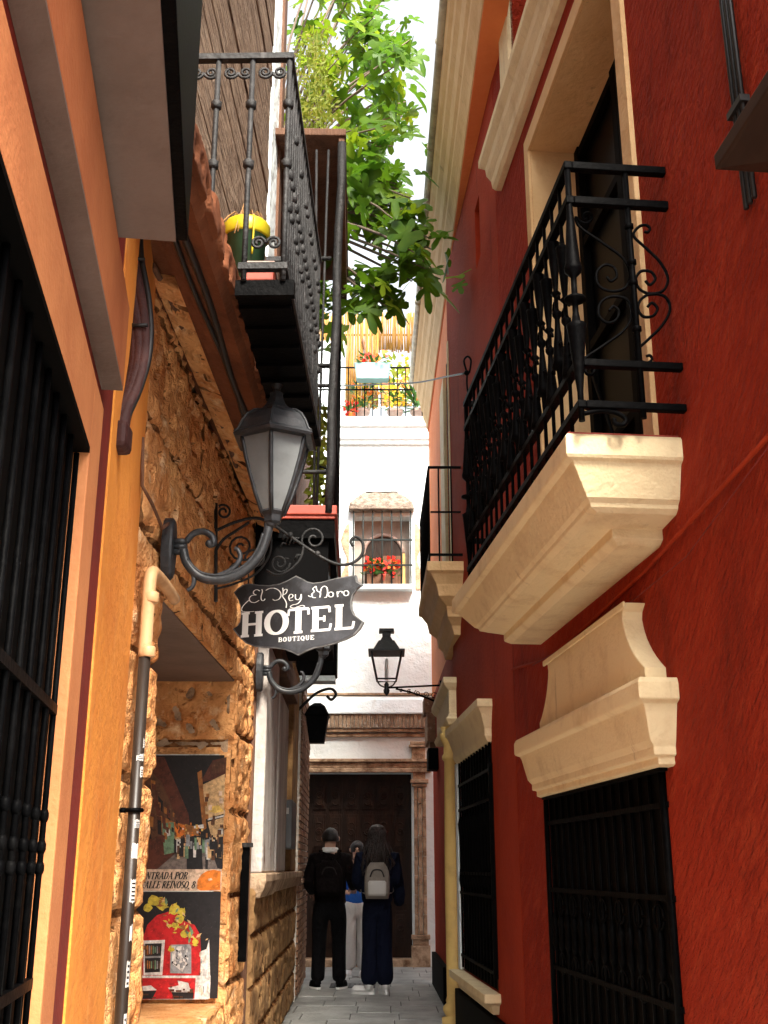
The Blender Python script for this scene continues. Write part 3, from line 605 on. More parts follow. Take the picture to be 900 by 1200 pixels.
for zz, hh, nlines in ((1.70, .030, 3), (1.655, .022, 2), (1.60, .034, 3), (1.43, .028, 3), (1.33, .05, 0), (1.19, .075, 5), (1.07, .05, 0), (.93, .08, 4), (.80, .05, 2), (.66, .09, 5)):
    mb = MB(L1); n_ = random.randint(4, 7); a0 = random.uniform(1.55, 1.95); da = random.uniform(.17, .22)
    zs = [zz + random.uniform(-.003, .003) for k in range(n_)]; zt = [zz + hh + random.uniform(-.006, .004) for k in range(n_)]
    mb.rings([[(3.95 + .0216*math.cos(a0 + k*da), .05 + .0216*math.sin(a0 + k*da), (zs, zt)[q][k]) for k in range(n_)] for q in (0, 1)], closed=False)
    mb.mi = 1
    for q in range(nlines):
        z0 = zz + .006 + q * (hh - .010) / nlines
        mb.rings([[(3.95 + .0219*math.cos(a0 + .14 + k*da*.8), .05 + .0219*math.sin(a0 + .14 + k*da*.8), z) for k in range(n_ - 1)] for z in (z0, z0 + (hh - .01) / nlines * .45)], closed=False)
    mb.build('sticker', [m_sticker, m_ink], dp)

# ------------------------------------------------------------------ strokes for lettering
def glyph(ch):
    """list of (polyline, thick) in a box of height 1; thick strokes 'T', hairlines 't'"""
    e = lambda cx, cy, rx, ry, a0, a1, n=14: [(cx + rx*math.cos(R(a0 + (a1 - a0)*i/n)), cy + ry*math.sin(R(a0 + (a1 - a0)*i/n))) for i in range(n + 1)]
    st = lambda x, y0=0, y1=1: [([(x, y0), (x, y1)], 1)]
    sf = lambda x, y, w=.17: [([(x - w, y + (.03 if y < .5 else -.03)), (x + w, y + (.03 if y < .5 else -.03))], 0)]
    G = {'H': (.95, st(.2) + st(.75) + [([(.2, .5), (.75, .5)], 0)] + sf(.2, 0) + sf(.2, 1) + sf(.75, 0) + sf(.75, 1)),
         'O': (.95, [(e(.46, .5, .34, .46, 0, 360, 28), 2)]), 'Q': (.95, [(e(.46, .5, .34, .46, 0, 360, 28), 2), ([(.45, .2), (.62, .0), (.85, -.1)], .6)]),
         'T': (.9, st(.45) + sf(.45, 0) + [([(.06, .96), (.84, .96)], .3), ([(.07, .97), (.05, .72)], 0), ([(.83, .97), (.85, .72)], 0)]),
         'E': (.85, st(.22) + [([(.05, .96), (.75, .96)], .2), ([(.05, .04), (.78, .04)], .2), ([(.22, .5), (.56, .5)], 0), ([(.74, .97), (.77, .74)], 0), ([(.77, .03), (.82, .28)], 0), ([(.56, .38), (.56, .62)], 0)]),
         'L': (.82, st(.22) + sf(.22, 1) + [([(.05, .04), (.76, .04)], .2), ([(.75, .03), (.80, .3)], 0)]),
         'B': (.8, st(.2) + [([(.04, .97), (.42, .97)] + e(.42, .75, .22, .22, 90, -90, 8) + [(.2, .53)], .4), ([(.2, .53), (.45, .53)] + e(.45, .28, .26, .25, 90, -90, 8) + [(.04, .03)], .4)]),
         'U': (.95, st(.22, .3) + sf(.22, 1) + sf(.74, 1, .13) + [([(.22, .3)] + e(.48, .3, .26, .28, 180, 360, 10) + [(.74, 1)], .3)]),
         'I': (.42, st(.21) + sf(.21, 0) + sf(.21, 1)),
         'N': (.95, [([(.2, 0), (.2, 1)], 0), ([(.18, .98), (.76, .02)], 1), ([(.76, 0), (.76, 1)], 0)] + sf(.2, 0, .13) + sf(.76, 1, .13) + sf(.12, 1, .1)),
         'R': (.88, st(.2) + sf(.2, 0) + [([(.04, .97), (.42, .97)] + e(.42, .75, .24, .22, 90, -90, 8) + [(.2, .53)], .4), ([(.42, .53), (.76, .03), (.86, .03)], .8)]),
         'A': (.92, [([(.14, 0), (.45, 1)], 0), ([(.45, 1), (.78, 0)], 1), ([(.25, .34), (.66, .34)], 0)] + sf(.14, 0, .13) + sf(.78, 0, .14)),
         'D': (.92, st(.2) + [([(.04, .97), (.4, .97)] + e(.4, .5, .36, .47, 90, -90, 12) + [(.04, .03)], .5)]),
         'P': (.8, st(.2) + sf(.2, 0) + [([(.04, .97), (.42, .97)] + e(.42, .72, .26, .25, 90, -90, 8) + [(.2, .47)], .4)]),
         'C': (.88, [(e(.5, .5, .36, .46, 45, 315, 18), .7), ([(.76, .98), (.76, .72)], 0)]),
         'S': (.72, [(e(.37, .74, .24, .22, 40, 250, 10) + e(.37, .26, .26, .24, 90, -150, 10), .6)]),
         '8': (.7, [(e(.34, .75, .2, .21, 0, 360, 14), .4), (e(.34, .27, .25, .25, 0, 360, 14), .4)]),
         ',': (.3, [([(.14, .08), (.14, 0), (.06, -.14)], .6)]), ' ': (.4, [])}
    return G[ch]
def ribbon(mb, pts, w0, lift, vary=False, wmax=None):
    pts = [Vector(p) for p in pts]; n = len(pts); closed = (pts[0] - pts[-1]).length < 1e-6; L_, R_ = [], []
    for i, p in enumerate(pts):
        if closed: t = pts[(i + 1) % (n - 1)] - pts[(i - 1) % (n - 1)]
        else: t = pts[min(i + 1, n - 1)] - pts[max(i - 1, 0)]
        t.normalize(); w = w0
        if vary: w = w0 + (wmax - w0) * abs(t.y) ** 1.5
        nn = Vector((-t.y, t.x)) * w / 2; L_.append(p + nn); R_.append(p - nn)
    a = [mb.vt((p.x, p.y, lift)) for p in L_]; b = [mb.vt((p.x, p.y, lift)) for p in R_]
    for i in range(n - 1): mb.face((a[i], a[i+1], b[i+1], b[i]))
def write(mb, text, x, y, h, thick, thin, lift=0, shear=0, space=0, wide=1.0, slots=None):
    k = 0
    for i, ch in enumerate(text):
        wd, strokes = glyph(ch)
        if slots: x = slots[i][0]; sx = (slots[i][1] - slots[i][0]) / wd
        else: sx = h * wide
        for pts, th in strokes:
            q = [(x + px * sx + shear * py * h, y + py * h) for px, py in pts]
            lf = lift + .00012 * (k % 7); k += 1
            if th == 2: ribbon(mb, q, thin, lf, True, thick)
            elif th in (0, 1): ribbon(mb, q, thick if th else thin, lf)
            else: ribbon(mb, q, thin, lf, True, thin + (thick - thin) * max(th, .85))
        x += wd * sx + space

# ------------------------------------------------------------------ hanging hotel sign
HS_Y = 5.5; sc = 5.625
hsn = thing('hotel_sign', 'black hanging hotel sign with white lettering on a scrolled iron bracket', 'sign', (-.42, HS_Y, 2.5))
o0 = at(348, 721, HS_Y); yaw = R(-20)
def sgn(x, y):   # sign face units: photo crop units, levelled
    return ((x - 440) * .000790 / math.cos(yaw), -((y - 345) + .095 * (x - 440)) * .000765)
def sgx(u, v, d): return (o0.x + u * math.cos(yaw) + d * math.sin(yaw) , o0.y + u * math.sin(yaw) - d * math.cos(yaw), o0.z + v)
OUT = [(12, 195), (40, 160), (70, 140), (110, 128), (180, 140), (250, 143), (320, 132), (375, 108), (430, 76), (470, 95), (510, 118), (545, 126), (600, 120), (650, 106), (700, 92), (760, 82), (822, 74), (832, 115), (866, 136), (830, 165), (803, 205), (794, 250), (798, 300), (815, 340), (845, 365), (872, 386), (850, 430), (815, 470), (760, 502), (690, 530), (620, 550), (560, 562), (505, 585), (456, 613), (410, 592), (365, 576), (300, 568), (230, 568), (160, 560), (110, 542), (75, 515), (45, 485), (15, 446), (45, 425), (62, 395), (66, 340), (60, 285), (45, 245)]
poly = [sgn(*p) for p in OUT]
a = MB(sgx); a.prism([(x * .976, y * .965) for x, y in poly], -.008, .0085); a.build('board', m_sign, hsn)
a = MB(sgx); a.prism(poly, -.010, .0055); a.build('worn_edge', m_rim, hsn)
a = MB(sgx); slots = []
def wsign(text, sl, y0, y1, thick, thin):
    mb = MB(lambda u, v, d: sgx(u, v, d)); 
    for ch, (xa, xb) in zip(text, sl):
        xm = (xa + xb) / 2; ua, _ = sgn(xa, 0); ub, _ = sgn(xb, 0); va = sgn(440, y0)[1]; vb = sgn(440, y1)[1]
        write(mb, ch, ua, va, vb - va, thick, thin, .0095, slots=[(ua, ub)])
    return mb
wsign('HOTEL', [(68, 226), (226, 400), (380, 530), (530, 672), (682, 816)], 467, 302, .034, .0125).build('lettering', m_letter, hsn)
wsign('BOUTIQUE', [(326 + i*31 - (8 if i > 4 else 0), 326 + i*31 + (26 if i != 4 else 18) - (8 if i > 4 else 0)) for i in range(8)], 518, 489, .0062, .0028).build('small_lettering', m_letter, hsn)
script = [[(192, 184), (172, 175), (152, 184), (150, 202), (170, 212)], [(170, 212), (138, 216), (122, 236), (132, 258), (160, 264), (190, 248)], [(122, 246), (95, 272), (76, 298), (74, 320), (100, 328), (160, 325)],
          [(204, 172), (210, 186), (202, 222), (206, 246), (220, 250), (230, 238)], [(232, 180), (262, 165), (300, 168), (328, 188), (336, 215), (322, 240), (296, 248), (280, 240)],
          [(346, 162), (350, 195), (346, 222)], [(348, 190), (362, 172), (376, 176), (368, 200), (346, 216), (364, 245), (374, 270), (372, 298)], [(390, 234), (412, 226), (414, 210), (398, 206), (388, 226), (396, 248), (418, 246)],
          [(432, 206), (434, 236), (452, 242), (466, 226), (470, 204)], [(470, 204), (470, 238), (450, 268), (415, 278), (400, 292), (425, 298), (455, 288), (480, 280), (494, 288), (480, 296), (440, 296)],
          [(516, 214), (535, 222), (545, 205)], [(566, 150), (545, 168), (556, 186), (538, 206), (548, 226), (566, 228)], [(566, 150), (574, 180), (596, 196), (592, 226)], [(594, 200), (602, 165), (620, 150), (638, 162), (642, 196), (634, 224), (622, 226)],
          [(664 + 16*math.cos(t*.524), 206 + 17*math.sin(t*.524)) for t in range(13)], [(704, 186), (708, 222)], [(706, 204), (718, 186), (734, 186), (738, 196)], [(762 + 16*math.cos(t*.524), 197 + 17*math.sin(t*.524)) for t in range(13)]]
a = MB(sgx)
for i, pl in enumerate(script):
    # crop units are levelled per point
    q = smooth_path([Vector((*sgn(*p), 0)) for p in pl], 4); ribbon(a, [(p.x, p.y) for p in q], .0026, .0095 + .0001*(i % 5), True, .0062)
a.build('script_lettering', m_letter, hsn)
br = MB(); wx = L1(5.55, 0, 0)[0]
Bp = lambda x, y: at(x, y, HS_Y + .03)
br.tube([Bp(253, 590), Bp(253, 705)], .010, 6)
br.tube(smooth_path([Bp(253, 622), Bp(275, 612), Bp(300, 607), Bp(318, 614), Bp(345, 632), Bp(375, 652), Bp(395, 661), Bp(412, 660), Bp(424, 650), Bp(425, 636), Bp(417, 629), Bp(411, 634), Bp(414, 640)], 4), .0085, 7)
br.tube(smooth_path([Bp(253, 645), Bp(262, 632), Bp(280, 620), Bp(292, 612)], 4), .008, 6)
for cx, cy, r, a0, tn in ((368, 632, 15, 2.6, 1.5), (328, 660, 12, 0, 1.6), (283, 641, 17, .6, 1.8), (300, 655, 13, 3, 1.5), (262, 600, 9, 4, 1.4), (278, 668, 11, 1, 1.5)):
    br.tube([Bp(x, y) for x, y in spiral(cx, cy, r, 2.5, a0, tn, 22)], .0065, 6)
br.tube(smooth_path([Bp(356, 640), Bp(352, 655), Bp(340, 668), Bp(325, 674), Bp(312, 668)], 4), .007, 6)
br.tube(smooth_path([Bp(253, 690), Bp(275, 684), Bp(300, 672), Bp(316, 650), Bp(318, 625)], 4), .006, 6)
random.seed(4)
for i in range(9):
    c = Bp(335 + random.uniform(-8, 14), 645 + random.uniform(-16, 18)); br.tube([c, c + Vector((.012, 0, .03)), c + Vector((.03, 0, .025))], .005, 5)
for px, yb in ((291, 684), (399, 676)): br.tube([Bp(px, yb - 22 if px > 300 else yb - 18), Bp(px, yb)], .004, 5)
br.ball(Bp(340, 627), .016); br.ball(Bp(372, 649), .016)
br.build('bracket', m_iron2, hsn)

# ------------------------------------------------------------------ posters in the recess
YP = OY1 - .055
ps = thing('poster', 'photo poster of a night alley above a red dining room, inside the stone recess', 'poster', (-1.2, YP, .65))
xr, xl = -.945, -1.48
def pp(px, py, d=0): v = at(px, py, YP - .012 - d); return v
a = MB(); a.box(xl, xr, YP - .010, YP, at(200, 1171, YP).z, at(200, 884, YP).z); a.build('board', m_sticker, ps)
keys = list(P); PM = [P[k] for k in keys]
def art(name, items):
    mb = MB(); d = 0
    for key, pts in items:
        mb.mi = keys.index(key); d += .00006
        mb.poly([at(px, py, YP - .0105) + Vector((0, -d, 0)) for px, py in pts])
    mb.build(name, PM, ps)
def sp(pts): return [(150 + x * .2832, 860 + y * .2833) for x, y in pts]
up = [('night', [(158, 885), (263, 885), (261, 1018), (158, 1018)]),
      ('rust', sp([(40, 95), (150, 95), (250, 330), (260, 420), (240, 560), (40, 560)])), ('brown', sp([(60, 120), (140, 200), (215, 380), (200, 420), (50, 430)])),
      ('amber', sp([(120, 330), (190, 365), (290, 385), (300, 420), (200, 440), (130, 400)])), ('orange', sp([(190, 365), (240, 380), (235, 430), (200, 425)])),
      ('pave', sp([(190, 500), (240, 470), (330, 470), (388, 540), (388, 560), (120, 560)])),
      ('rust', sp([(350, 110), (408, 96), (404, 180), (300, 200)])), ('cream', sp([(300, 215), (402, 165), (396, 330), (335, 350), (315, 330)])), ('cream', sp([(330, 365), (396, 345), (393, 425), (345, 430)])),
      ('amber', sp([(287, 160), (305, 150), (325, 390), (310, 400)])), ('glow', sp([(345, 300), (375, 295), (396, 320), (360, 328), (336, 320)])), ('white', sp([(330, 350), (396, 336), (396, 343), (330, 358)])),
      ('green', sp([(140, 370), (190, 365), (195, 490), (150, 500)])), ('white', sp([(155, 400), (172, 395), (176, 420), (158, 425)])), ('brown', sp([(195, 440), (240, 430), (235, 510), (215, 510)])),
      ('black', sp([(243, 430), (275, 420), (305, 470), (310, 560), (243, 560)])), ('grey', sp([(312, 440), (335, 435), (350, 470), (340, 520), (325, 525), (318, 490)])), ('black', sp([(320, 510), (332, 510), (330, 560), (320, 560)])),
      ('black', sp([(350, 440), (392, 425), (388, 560), (370, 555), (352, 500)])), ('cream', sp([(362, 495), (388, 488), (388, 515), (365, 512)])), ('white', sp([(288, 378), (312, 374), (314, 390), (290, 392)])), ('white', sp([(372, 395), (393, 392), (392, 415), (374, 418)]))]
for i in range(9): up.append(('grey' if i % 3 else 'cream', sp([(205 + i*13, 445 + i % 4*6), (214 + i*13, 443 + i % 4*6), (215 + i*13, 475), (206 + i*13, 476)])))
for i in range(4): up.append(('night', sp([(90 + i*35, 210 + i*45), (110 + i*32, 235 + i*42), (112 + i*32, 290 + i*36), (92 + i*35, 270 + i*38)])))
random.seed(61)
def quad(cx, cy, w_, h_, sk=0): return sp([(cx - w_, cy - h_ + sk), (cx + w_, cy - h_ - sk), (cx + w_*random.uniform(.8, 1.1), cy + h_ - sk), (cx - w_*random.uniform(.8, 1.1), cy + h_ + sk)])
for i in range(46):                                   # windows and shopfronts receding along the left side of the street
    t = random.random(); cx = 75 + 150*t; top = 150 + 230*t; cy = top + (520 - 300*t*.3 - top)*random.random()*.8
    up.append((random.choice(('brown', 'night', 'rust', 'amber', 'rust')), quad(cx, cy, 9*(1.25 - t), 20*(1.2 - t), -3)))
for i in range(30): up.append((random.choice(('glow', 'orange', 'amber', 'white')), quad(random.uniform(200, 310), random.uniform(372, 430), random.uniform(2, 5), random.uniform(2, 6))))
for i in range(34):                                   # passers-by
    cx, cy = random.uniform(196, 384), random.uniform(438, 500); k = random.choice(('black', 'night', 'grey', 'brown', 'cream', 'green', 'white'))
    up.append((k, quad(cx, cy, random.uniform(4, 9), random.uniform(14, 30)))); up.append((random.choice(('brown', 'cream', 'night')), quad(cx, cy - 30, 3.5, 5)))
for i in range(12): up.append((random.choice(('amber', 'brown', 'paper')), quad(random.uniform(320, 392), random.uniform(215, 420), random.uniform(3, 9), random.uniform(6, 12))))
for i in range(9): up.append(('brown', sp([(352 + i*6, 118 + i*-2), (356 + i*6, 116 + i*-2), (350 + i*7, 165 + i*-1), (346 + i*7, 167 + i*-1)])))
art('night_street_picture', up)
art('caption_strip', [('paper', [(158, 1018.6), (260, 1018.6), (259, 1044), (158, 1044)]), ('orange', sp([(285, 640), (288, 605), (305, 580), (330, 566), (355, 562), (384, 568), (382, 646), (300, 648)])), ('paper', sp([(330, 600), (345, 596), (350, 604), (334, 608)]))])
lo = [('black', [(156, 1045), (259, 1045), (255, 1170), (154, 1170)]),
      ('red', sp([(50, 1000), (60, 850), (80, 790), (120, 750), (170, 735), (205, 745), (235, 775), (275, 790), (298, 830), (302, 900), (296, 1000)])),
      ('red', sp([(40, 1008), (280, 1010), (275, 1095), (40, 1098)])), ('white', sp([(280, 1010), (342, 1010), (338, 1095), (275, 1095)])), ('white', sp([(30, 1000), (342, 1000), (342, 1010), (30, 1010)])),
      ('white', sp([(64, 855), (153, 852), (142, 998), (64, 998)])), ('black', sp([(70, 868), (140, 866), (132, 985), (70, 988)])), ('grey', sp([(70, 920), (136, 918), (136, 926), (70, 928)])), ('rust', sp([(72, 880), (100, 879), (98, 915), (72, 916)])),
      ('grey', sp([(176, 872), (262, 870), (262, 992), (174, 990)])), ('white', sp([(182, 880), (228, 878), (250, 930), (225, 985), (182, 950)])), ('grey', sp([(195, 900), (240, 890), (235, 960), (200, 950)])), ('white', sp([(205, 905), (220, 900), (232, 940), (214, 950)])),
      ('white', sp([(300, 900), (325, 890), (336, 850), (340, 1000), (300, 1000)])), ('white', sp([(165, 1050), (210, 1040), (205, 1020), (250, 1030), (255, 1050), (270, 1070), (180, 1068)])), ('white', sp([(50, 1045), (95, 1040), (120, 1060), (50, 1064)])),
      ('black', sp([(50, 1064), (118, 1062), (100, 1096), (50, 1096)])), ('black', sp([(180, 1068), (272, 1070), (270, 1096), (190, 1096)])), ('red', sp([(120, 1074), (180, 1074), (180, 1096), (120, 1096)]))]
random.seed(8)
for cx, cy, r in ((110, 690, 30), (140, 705, 28), (80, 720, 20), (190, 725, 26), (220, 735, 20), (215, 765, 22), (195, 790, 16), (232, 830, 18), (180, 890, 16), (280, 860, 14), (72, 885, 12), (225, 800, 12)):
    lo.append(('yellow' if r > 13 else 'amber', sp([(cx + r*random.uniform(.7, 1.15)*math.cos(t*.7), cy + r*random.uniform(.6, 1)*math.sin(t*.7)) for t in range(9)])))
for i in range(60):
    a0 = random.random()*6.28; cx, cy = random.choice(((115, 690), (140, 705), (195, 725), (215, 765), (240, 830), (185, 790), (270, 850)));cx += random.gauss(0, 20); cy += random.gauss(0, 16); r_ = random.uniform(4, 11)
    lo.append((random.choice(('yellow', 'yellow', 'amber', 'green', 'cream')), sp([(cx + r_*1.6*math.cos(a0), cy + r_*1.6*math.sin(a0)), (cx - r_*.6*math.sin(a0), cy + r_*.6*math.cos(a0)), (cx - r_*1.6*math.cos(a0), cy - r_*1.6*math.sin(a0)), (cx + r_*.6*math.sin(a0), cy - r_*.6*math.cos(a0))])))
for i in range(16): lo.append((random.choice(('brown', 'amber', 'green', 'grey', 'rust')), quad(74 + (i % 8)*8, 893 if i < 8 else 955, 2.6, random.uniform(12, 20))))
for i in range(40): lo.append((random.choice(('grey', 'white', 'black', 'grey')), quad(random.uniform(182, 254), random.uniform(880, 984), random.uniform(1.5, 5), random.uniform(1.5, 8), random.uniform(-3, 3))))
for i in range(14): lo.append((random.choice(('grey', 'paper')), quad(random.uniform(285, 335), random.uniform(905, 1088), 2, random.uniform(6, 14))))
for i in range(10): lo.append((random.choice(('rust', 'brown')), quad(random.uniform(60, 270), random.uniform(1016, 1090), random.uniform(4, 14), random.uniform(2, 5))))
art('dining_room_picture', lo)
mb = MB(lambda u, v, d: (u, YP - .0135 - d, v))
base = at(171, 1030.5, YP); ent = at(223, 1030.5, YP)
hh = .040; n1 = 'ENTRADA POR'; wid = sum(glyph(c)[0] for c in n1) * hh
wsc = (ent.x - base.x) / (wid * .92)
write(mb, n1, base.x - glyph('E')[0]*hh*wsc, at(171, 1030.3, YP).z, hh*.95, .0072, .003, shear=.25, wide=wsc)
write(mb, 'CALLE REINOSO, 8', base.x - (glyph('C')[0] + .1)*hh*wsc, at(171, 1041, YP).z, hh*.95, .0072, .003, shear=.25, wide=wsc*.94)
mb.build('caption', m_ink, ps)

mbd = thing('menu_board', 'thin black framed board standing out from the stone pier by the recess', 'board', L1(7.0, .06, 1.2))
a = MB(L1); a.box(6.95, 6.975, .0, .05, .78, 1.42); a.build('panel', m_iron, mbd, bevel=.004)
a = MB(L1); a.box(6.93, 6.985, -.01, .065, 1.42, 1.445); a.build('top_bar', m_iron2, mbd)

# ------------------------------------------------------------------ lanterns on the left wall
def make_lantern():
    t = thing('wall_lantern', 'large charcoal wall lantern with frosted glass on a curled arm, nearest on the stone wall', 'lantern', (0, 0, 0), 'curled arm lanterns on the left walls')
    a = MB(); a.rings([[(x, math.cos(k*.3491)*.055*q, math.sin(k*.3491)*.13*q) for k in range(18)] for x, q in ((.0, .95), (.004, 1), (.035, 1), (.045, .9))]); a.build('wall_plate', m_lant, t, bevel=.003)
    a = MB()
    for dz in (-.022, 0, .022): a.tube([(.04, 0, dz + .01), (.095, 0, dz + .01)], .013, 8)
    a.tube(smooth_path([(.08, 0, .0), (.10, 0, -.06), (.155, 0, -.115), (.235, 0, -.128), (.32, 0, -.098), (.385, 0, -.03), (.415, 0, .06), (.42, 0, .12)], 5), [.019]*36, 10)
    for s in (-.012, .012): a.tube(smooth_path([(.10, s, -.045), (.155, s, -.098), (.235, s, -.111), (.315, s, -.083), (.372, s, -.02), (.40, s, .06)], 5), .006, 5)
    a.build('arm', m_lant, t)
    a = MB(); a.tube(smooth_path([(.09, 0, .03), (.12, 0, .065), (.16, 0, .072), (.195, 0, .05), (.20, 0, .02), (.18, 0, .015)], 5), [.014]*21 + [.012]*5, 8); a.ball((.183, 0, .022), .016); a.build('scroll', m_lant, t); a = MB()
    a.tube(smooth_path([(.22, 0, -.115), (.28, 0, -.085), (.31, 0, -.04), (.30, 0, -.005), (.285, 0, .0)], 5), [.013 - .0002*k for k in range(21)], 7); a.build('scroll', m_lant, t); a = MB()
    a.tube(smooth_path([(.115, 0, -.08), (.13, 0, -.12), (.125, 0, -.155), (.105, 0, -.17)], 5), [.012 - .0003*k for k in range(16)], 7)
    a.build('scroll', m_lant, t)
    H = 6; cx = .435
    ring = lambda r, z: [(cx + r*math.cos(R(30 + 60*k)), r*math.sin(R(30 + 60*k)), z) for k in range(6)]
    gp = [(.047, .145), (.078, .22), (.105, .30), (.126, .37), (.140, .43), (.146, .452)]
    a = MB(); a.rings([ring(r*.985, z) for r, z in gp]); a.build('glass', m_frost, t)
    a = MB()
    for k in range(6): a.tube([ring(r, z)[k] for r, z in gp], .0085, 6)
    a.rings([ring(r, z) for r, z in ((.02, .10), (.035, .11), (.04, .135), (.055, .148), (.052, .156))]); a.lathe((cx - .008, 0, .09), [(.022, 0), (.026, .03), (.018, .05)], 10)
    a.build('frame', m_lant, t)
    a = MB(); a.rings([ring(r, z) for r, z in ((.148, .450), (.178, .452), (.186, .462), (.180, .470), (.165, .482), (.150, .52), (.128, .555), (.098, .578), (.070, .586), (.072, .592), (.060, .60), (.045, .62), (.032, .65), (.028, .672))])
    for k in range(6): a.tube([ring(r, z)[k] for r, z in ((.180, .470), (.165, .484), (.150, .522), (.128, .557), (.098, .580), (.070, .588))], .006, 5)
    a.build('cap', m_lant, t)
    a = MB(); a.lathe((cx, 0, .672), [(.03, 0), (.016, .008), (.014, .02), (.026, .038), (.024, .052), (.010, .066), (.009, .078), (.003, .09)], 10); a.build('finial', m_lant, t)
    return t
la = make_lantern(); la.location = L1(4.27, .02, 2.515); la.rotation_euler.z = R(-1)
lb = copy_tree(la); lb.location = L1(7.19, .02, 2.515); lb.rotation_euler.z = R(1)
lb['label'] = 'charcoal wall lantern mostly hidden behind the hotel sign, its arm curling below it'
il = thing('iron_lantern', 'small blackened lantern in the shade under the far left balcony', 'lantern', at(372, 830, 12.2))
c = at(372, 835, 12.2)
a = MB(); a.rings([[(c.x + r*math.cos(R(45 + 90*k)), c.y + r*math.sin(R(45 + 90*k)), c.z + z) for k in range(4)] for r, z in ((.11, -.33), (.17, -.05), (.19, -.04), (.12, .06), (.05, .1))]); a.build('body', m_iron, il)
wl2 = L2(12.2, 0, 0)[0]
a = MB(); a.tube(smooth_path([(wl2, 12.2, c.z + .02), (c.x - .12, 12.2, c.z + .12), (c.x, 12.2, c.z + .22), (c.x + .14, 12.2, c.z + .26), (c.x + .20, 12.2, c.z + .20), (c.x + .15, 12.2, c.z + .14), (c.x + .1, 12.2, c.z + .18)], 5), .016, 7); a.build('arm', m_iron2, il)
bb = thing('box_sign', 'plain black box sign jutting from the far left wall below the balcony', 'sign', at(375, 780, 11.8))
c = at(378, 778, 11.8); wx = L2(11.8, 0, 0)[0]
a = MB(); a.box(wx, at(395, 778, 11.8).x, 11.7, 12.0, at(378, 792, 11.8).z, at(378, 745, 11.8).z); a.build('box', m_plinth, bb, bevel=.01)
a = MB(); a.box(wx, at(393, 778, 11.8).x, 11.72, 11.98, at(378, 799, 11.8).z, at(378, 793, 11.8).z); a.build('tray', m_white, bb)

# ------------------------------------------------------------------ far left house
lh = thing('far_left_house', 'worn house on the left with peeling plaster pilasters and a tall caged balcony', 'house', L2(10, 0, 0))
a = MB(L2); skin(a, 7.24, 14.4, 0, 6.7, [], 0, 4); a.build('wall', m_bwood, lh)
a = MB(L2); rough(a, 7.28, 14.38, 0, 1.18, res=.025, n0=.03, amp=.016, seed=21, course=.30, zoff=.0); a.build('stone_base', [m_brownst, m_dirtshade], lh)
a = MB(L2); a.box(7.30, 8.35, -.02, .07, 1.272, 2.75); a.build('pilaster', m_peel, lh, bevel=.012)
a = MB(L2); a.box(8.7, 9.75, -.02, .06, 1.272, 2.62); a.build('pilaster', m_peel, lh, bevel=.012)
a = MB(L2); a.box(10.7, 11.6, -.02, .05, 1.272, 3.2); a.build('pilaster', m_brownst, lh, bevel=.012)
a = MB(L2); tiers(a, [(.06, .02, .02, 1.12), (.09, 0, 0, 1.18), (.10, 0, 0, 1.22), (.10, 0, 0, 1.27)], 7.29, 8.5); a.build('ledge', m_stone2, lh, bevel=.01)
a = MB(L2); tiers(a, [(.05, .02, .02, 1.13), (.07, 0, 0, 1.18), (.085, 0, 0, 1.22), (.085, 0, 0, 1.27)], 8.65, 12.2); a.build('ledge', m_stone2, lh, bevel=.01)
a = MB(L2); random.seed(12); z = .06
mort = MB(L2); mort.box(12.3, 14.35, -.02, .035, 0, 3.3); 
while z < 3.2:
    off = random.uniform(0, .12); yy = 12.32
    while yy < 14.25:
        wv = random.choice((.14, .26)); a.box(yy, min(yy + wv, 14.33), 0, .05 + random.uniform(0, .008), z, z + .055); yy += wv + .016
    z += .072
bp = a.build('brick_corner', m_brick, lh); mort.build('mortar', m_mort, bp)
a = MB(L2); a.box(8.3, 10.6, -.02, .09, 2.78, 3.0); a.build('timber', m_bwood, lh, bevel=.01)
eb = thing('electric_box', 'grey electric meter box fixed between the peeling pilaster and the timber wall', 'meter box', L2(9.9, .06, 1.6))
a = MB(L2); a.box(9.78, 10.4, 0, .11, 1.46, 1.86); a.build('case', m_grey, eb, bevel=.012)
a = MB(L2); a.box(9.765, 9.779, .03, .08, 1.74, 1.79); a.build('label_plate', m_sticker, eb)
# tall caged balcony
b2 = MB(L2); xo = lambda n: n
b2.box(7.0, 9.1, -.02, .50, 3.37, 3.52); b2 = b2.build('balcony', m_iron, lh)
a = MB(L2); a.box(6.97, 9.12, -.02, .515, 3.525, 3.59); a.box(6.985, 9.11, -.02, .505, 3.50, 3.524); a.build('tile_edge', m_tile, b2, bevel=.006)
a = MB(L2); a.box(7.05, 9.05, -.02, .46, 2.92, 3.365); a.build('dark_corbel', m_plinth, b2)
a = MB(L2); a.box(6.96, 9.1, -.02, .545, 6.47, 6.53); a.box(6.98, 9.08, .49, .535, 6.2, 6.468); a.build('roof', m_bwood, b2, bevel=.006)
p0, p1 = at(385, 602, 7.0), at(401, 168, 7.0)
a = MB(); a.tube([p0 + (p1 - p0) * k / 8 + Vector((.006*math.sin(k*2), 0, 0)) for k in range(9)], .031, 8); a.build('post', m_iron2, b2)
for px0, px1, r in ((368, 371, .010), (371, 385, .010), (345, 352, .012)):
    q0, q1 = at(px0, 600, 7.02), at(px1, 176, 7.02); a = MB(); a.tube([q0, q1], r, 6); a.build('bar', m_iron2, b2)
for yy in (303, 428, 452, 553): a = MB(); a.tube([at(325, yy, 7.01), at(388, yy, 7.01)], .014, 6); a.build('rail', m_iron2, b2)
for i in range(9):
    yy = 7.25 + i * .22; a = MB(L2); a.tube([(yy, .47, 3.59), (yy, .47, 4.55)], .009, 5); a.build('bar', m_iron, b2)
a = MB(L2)
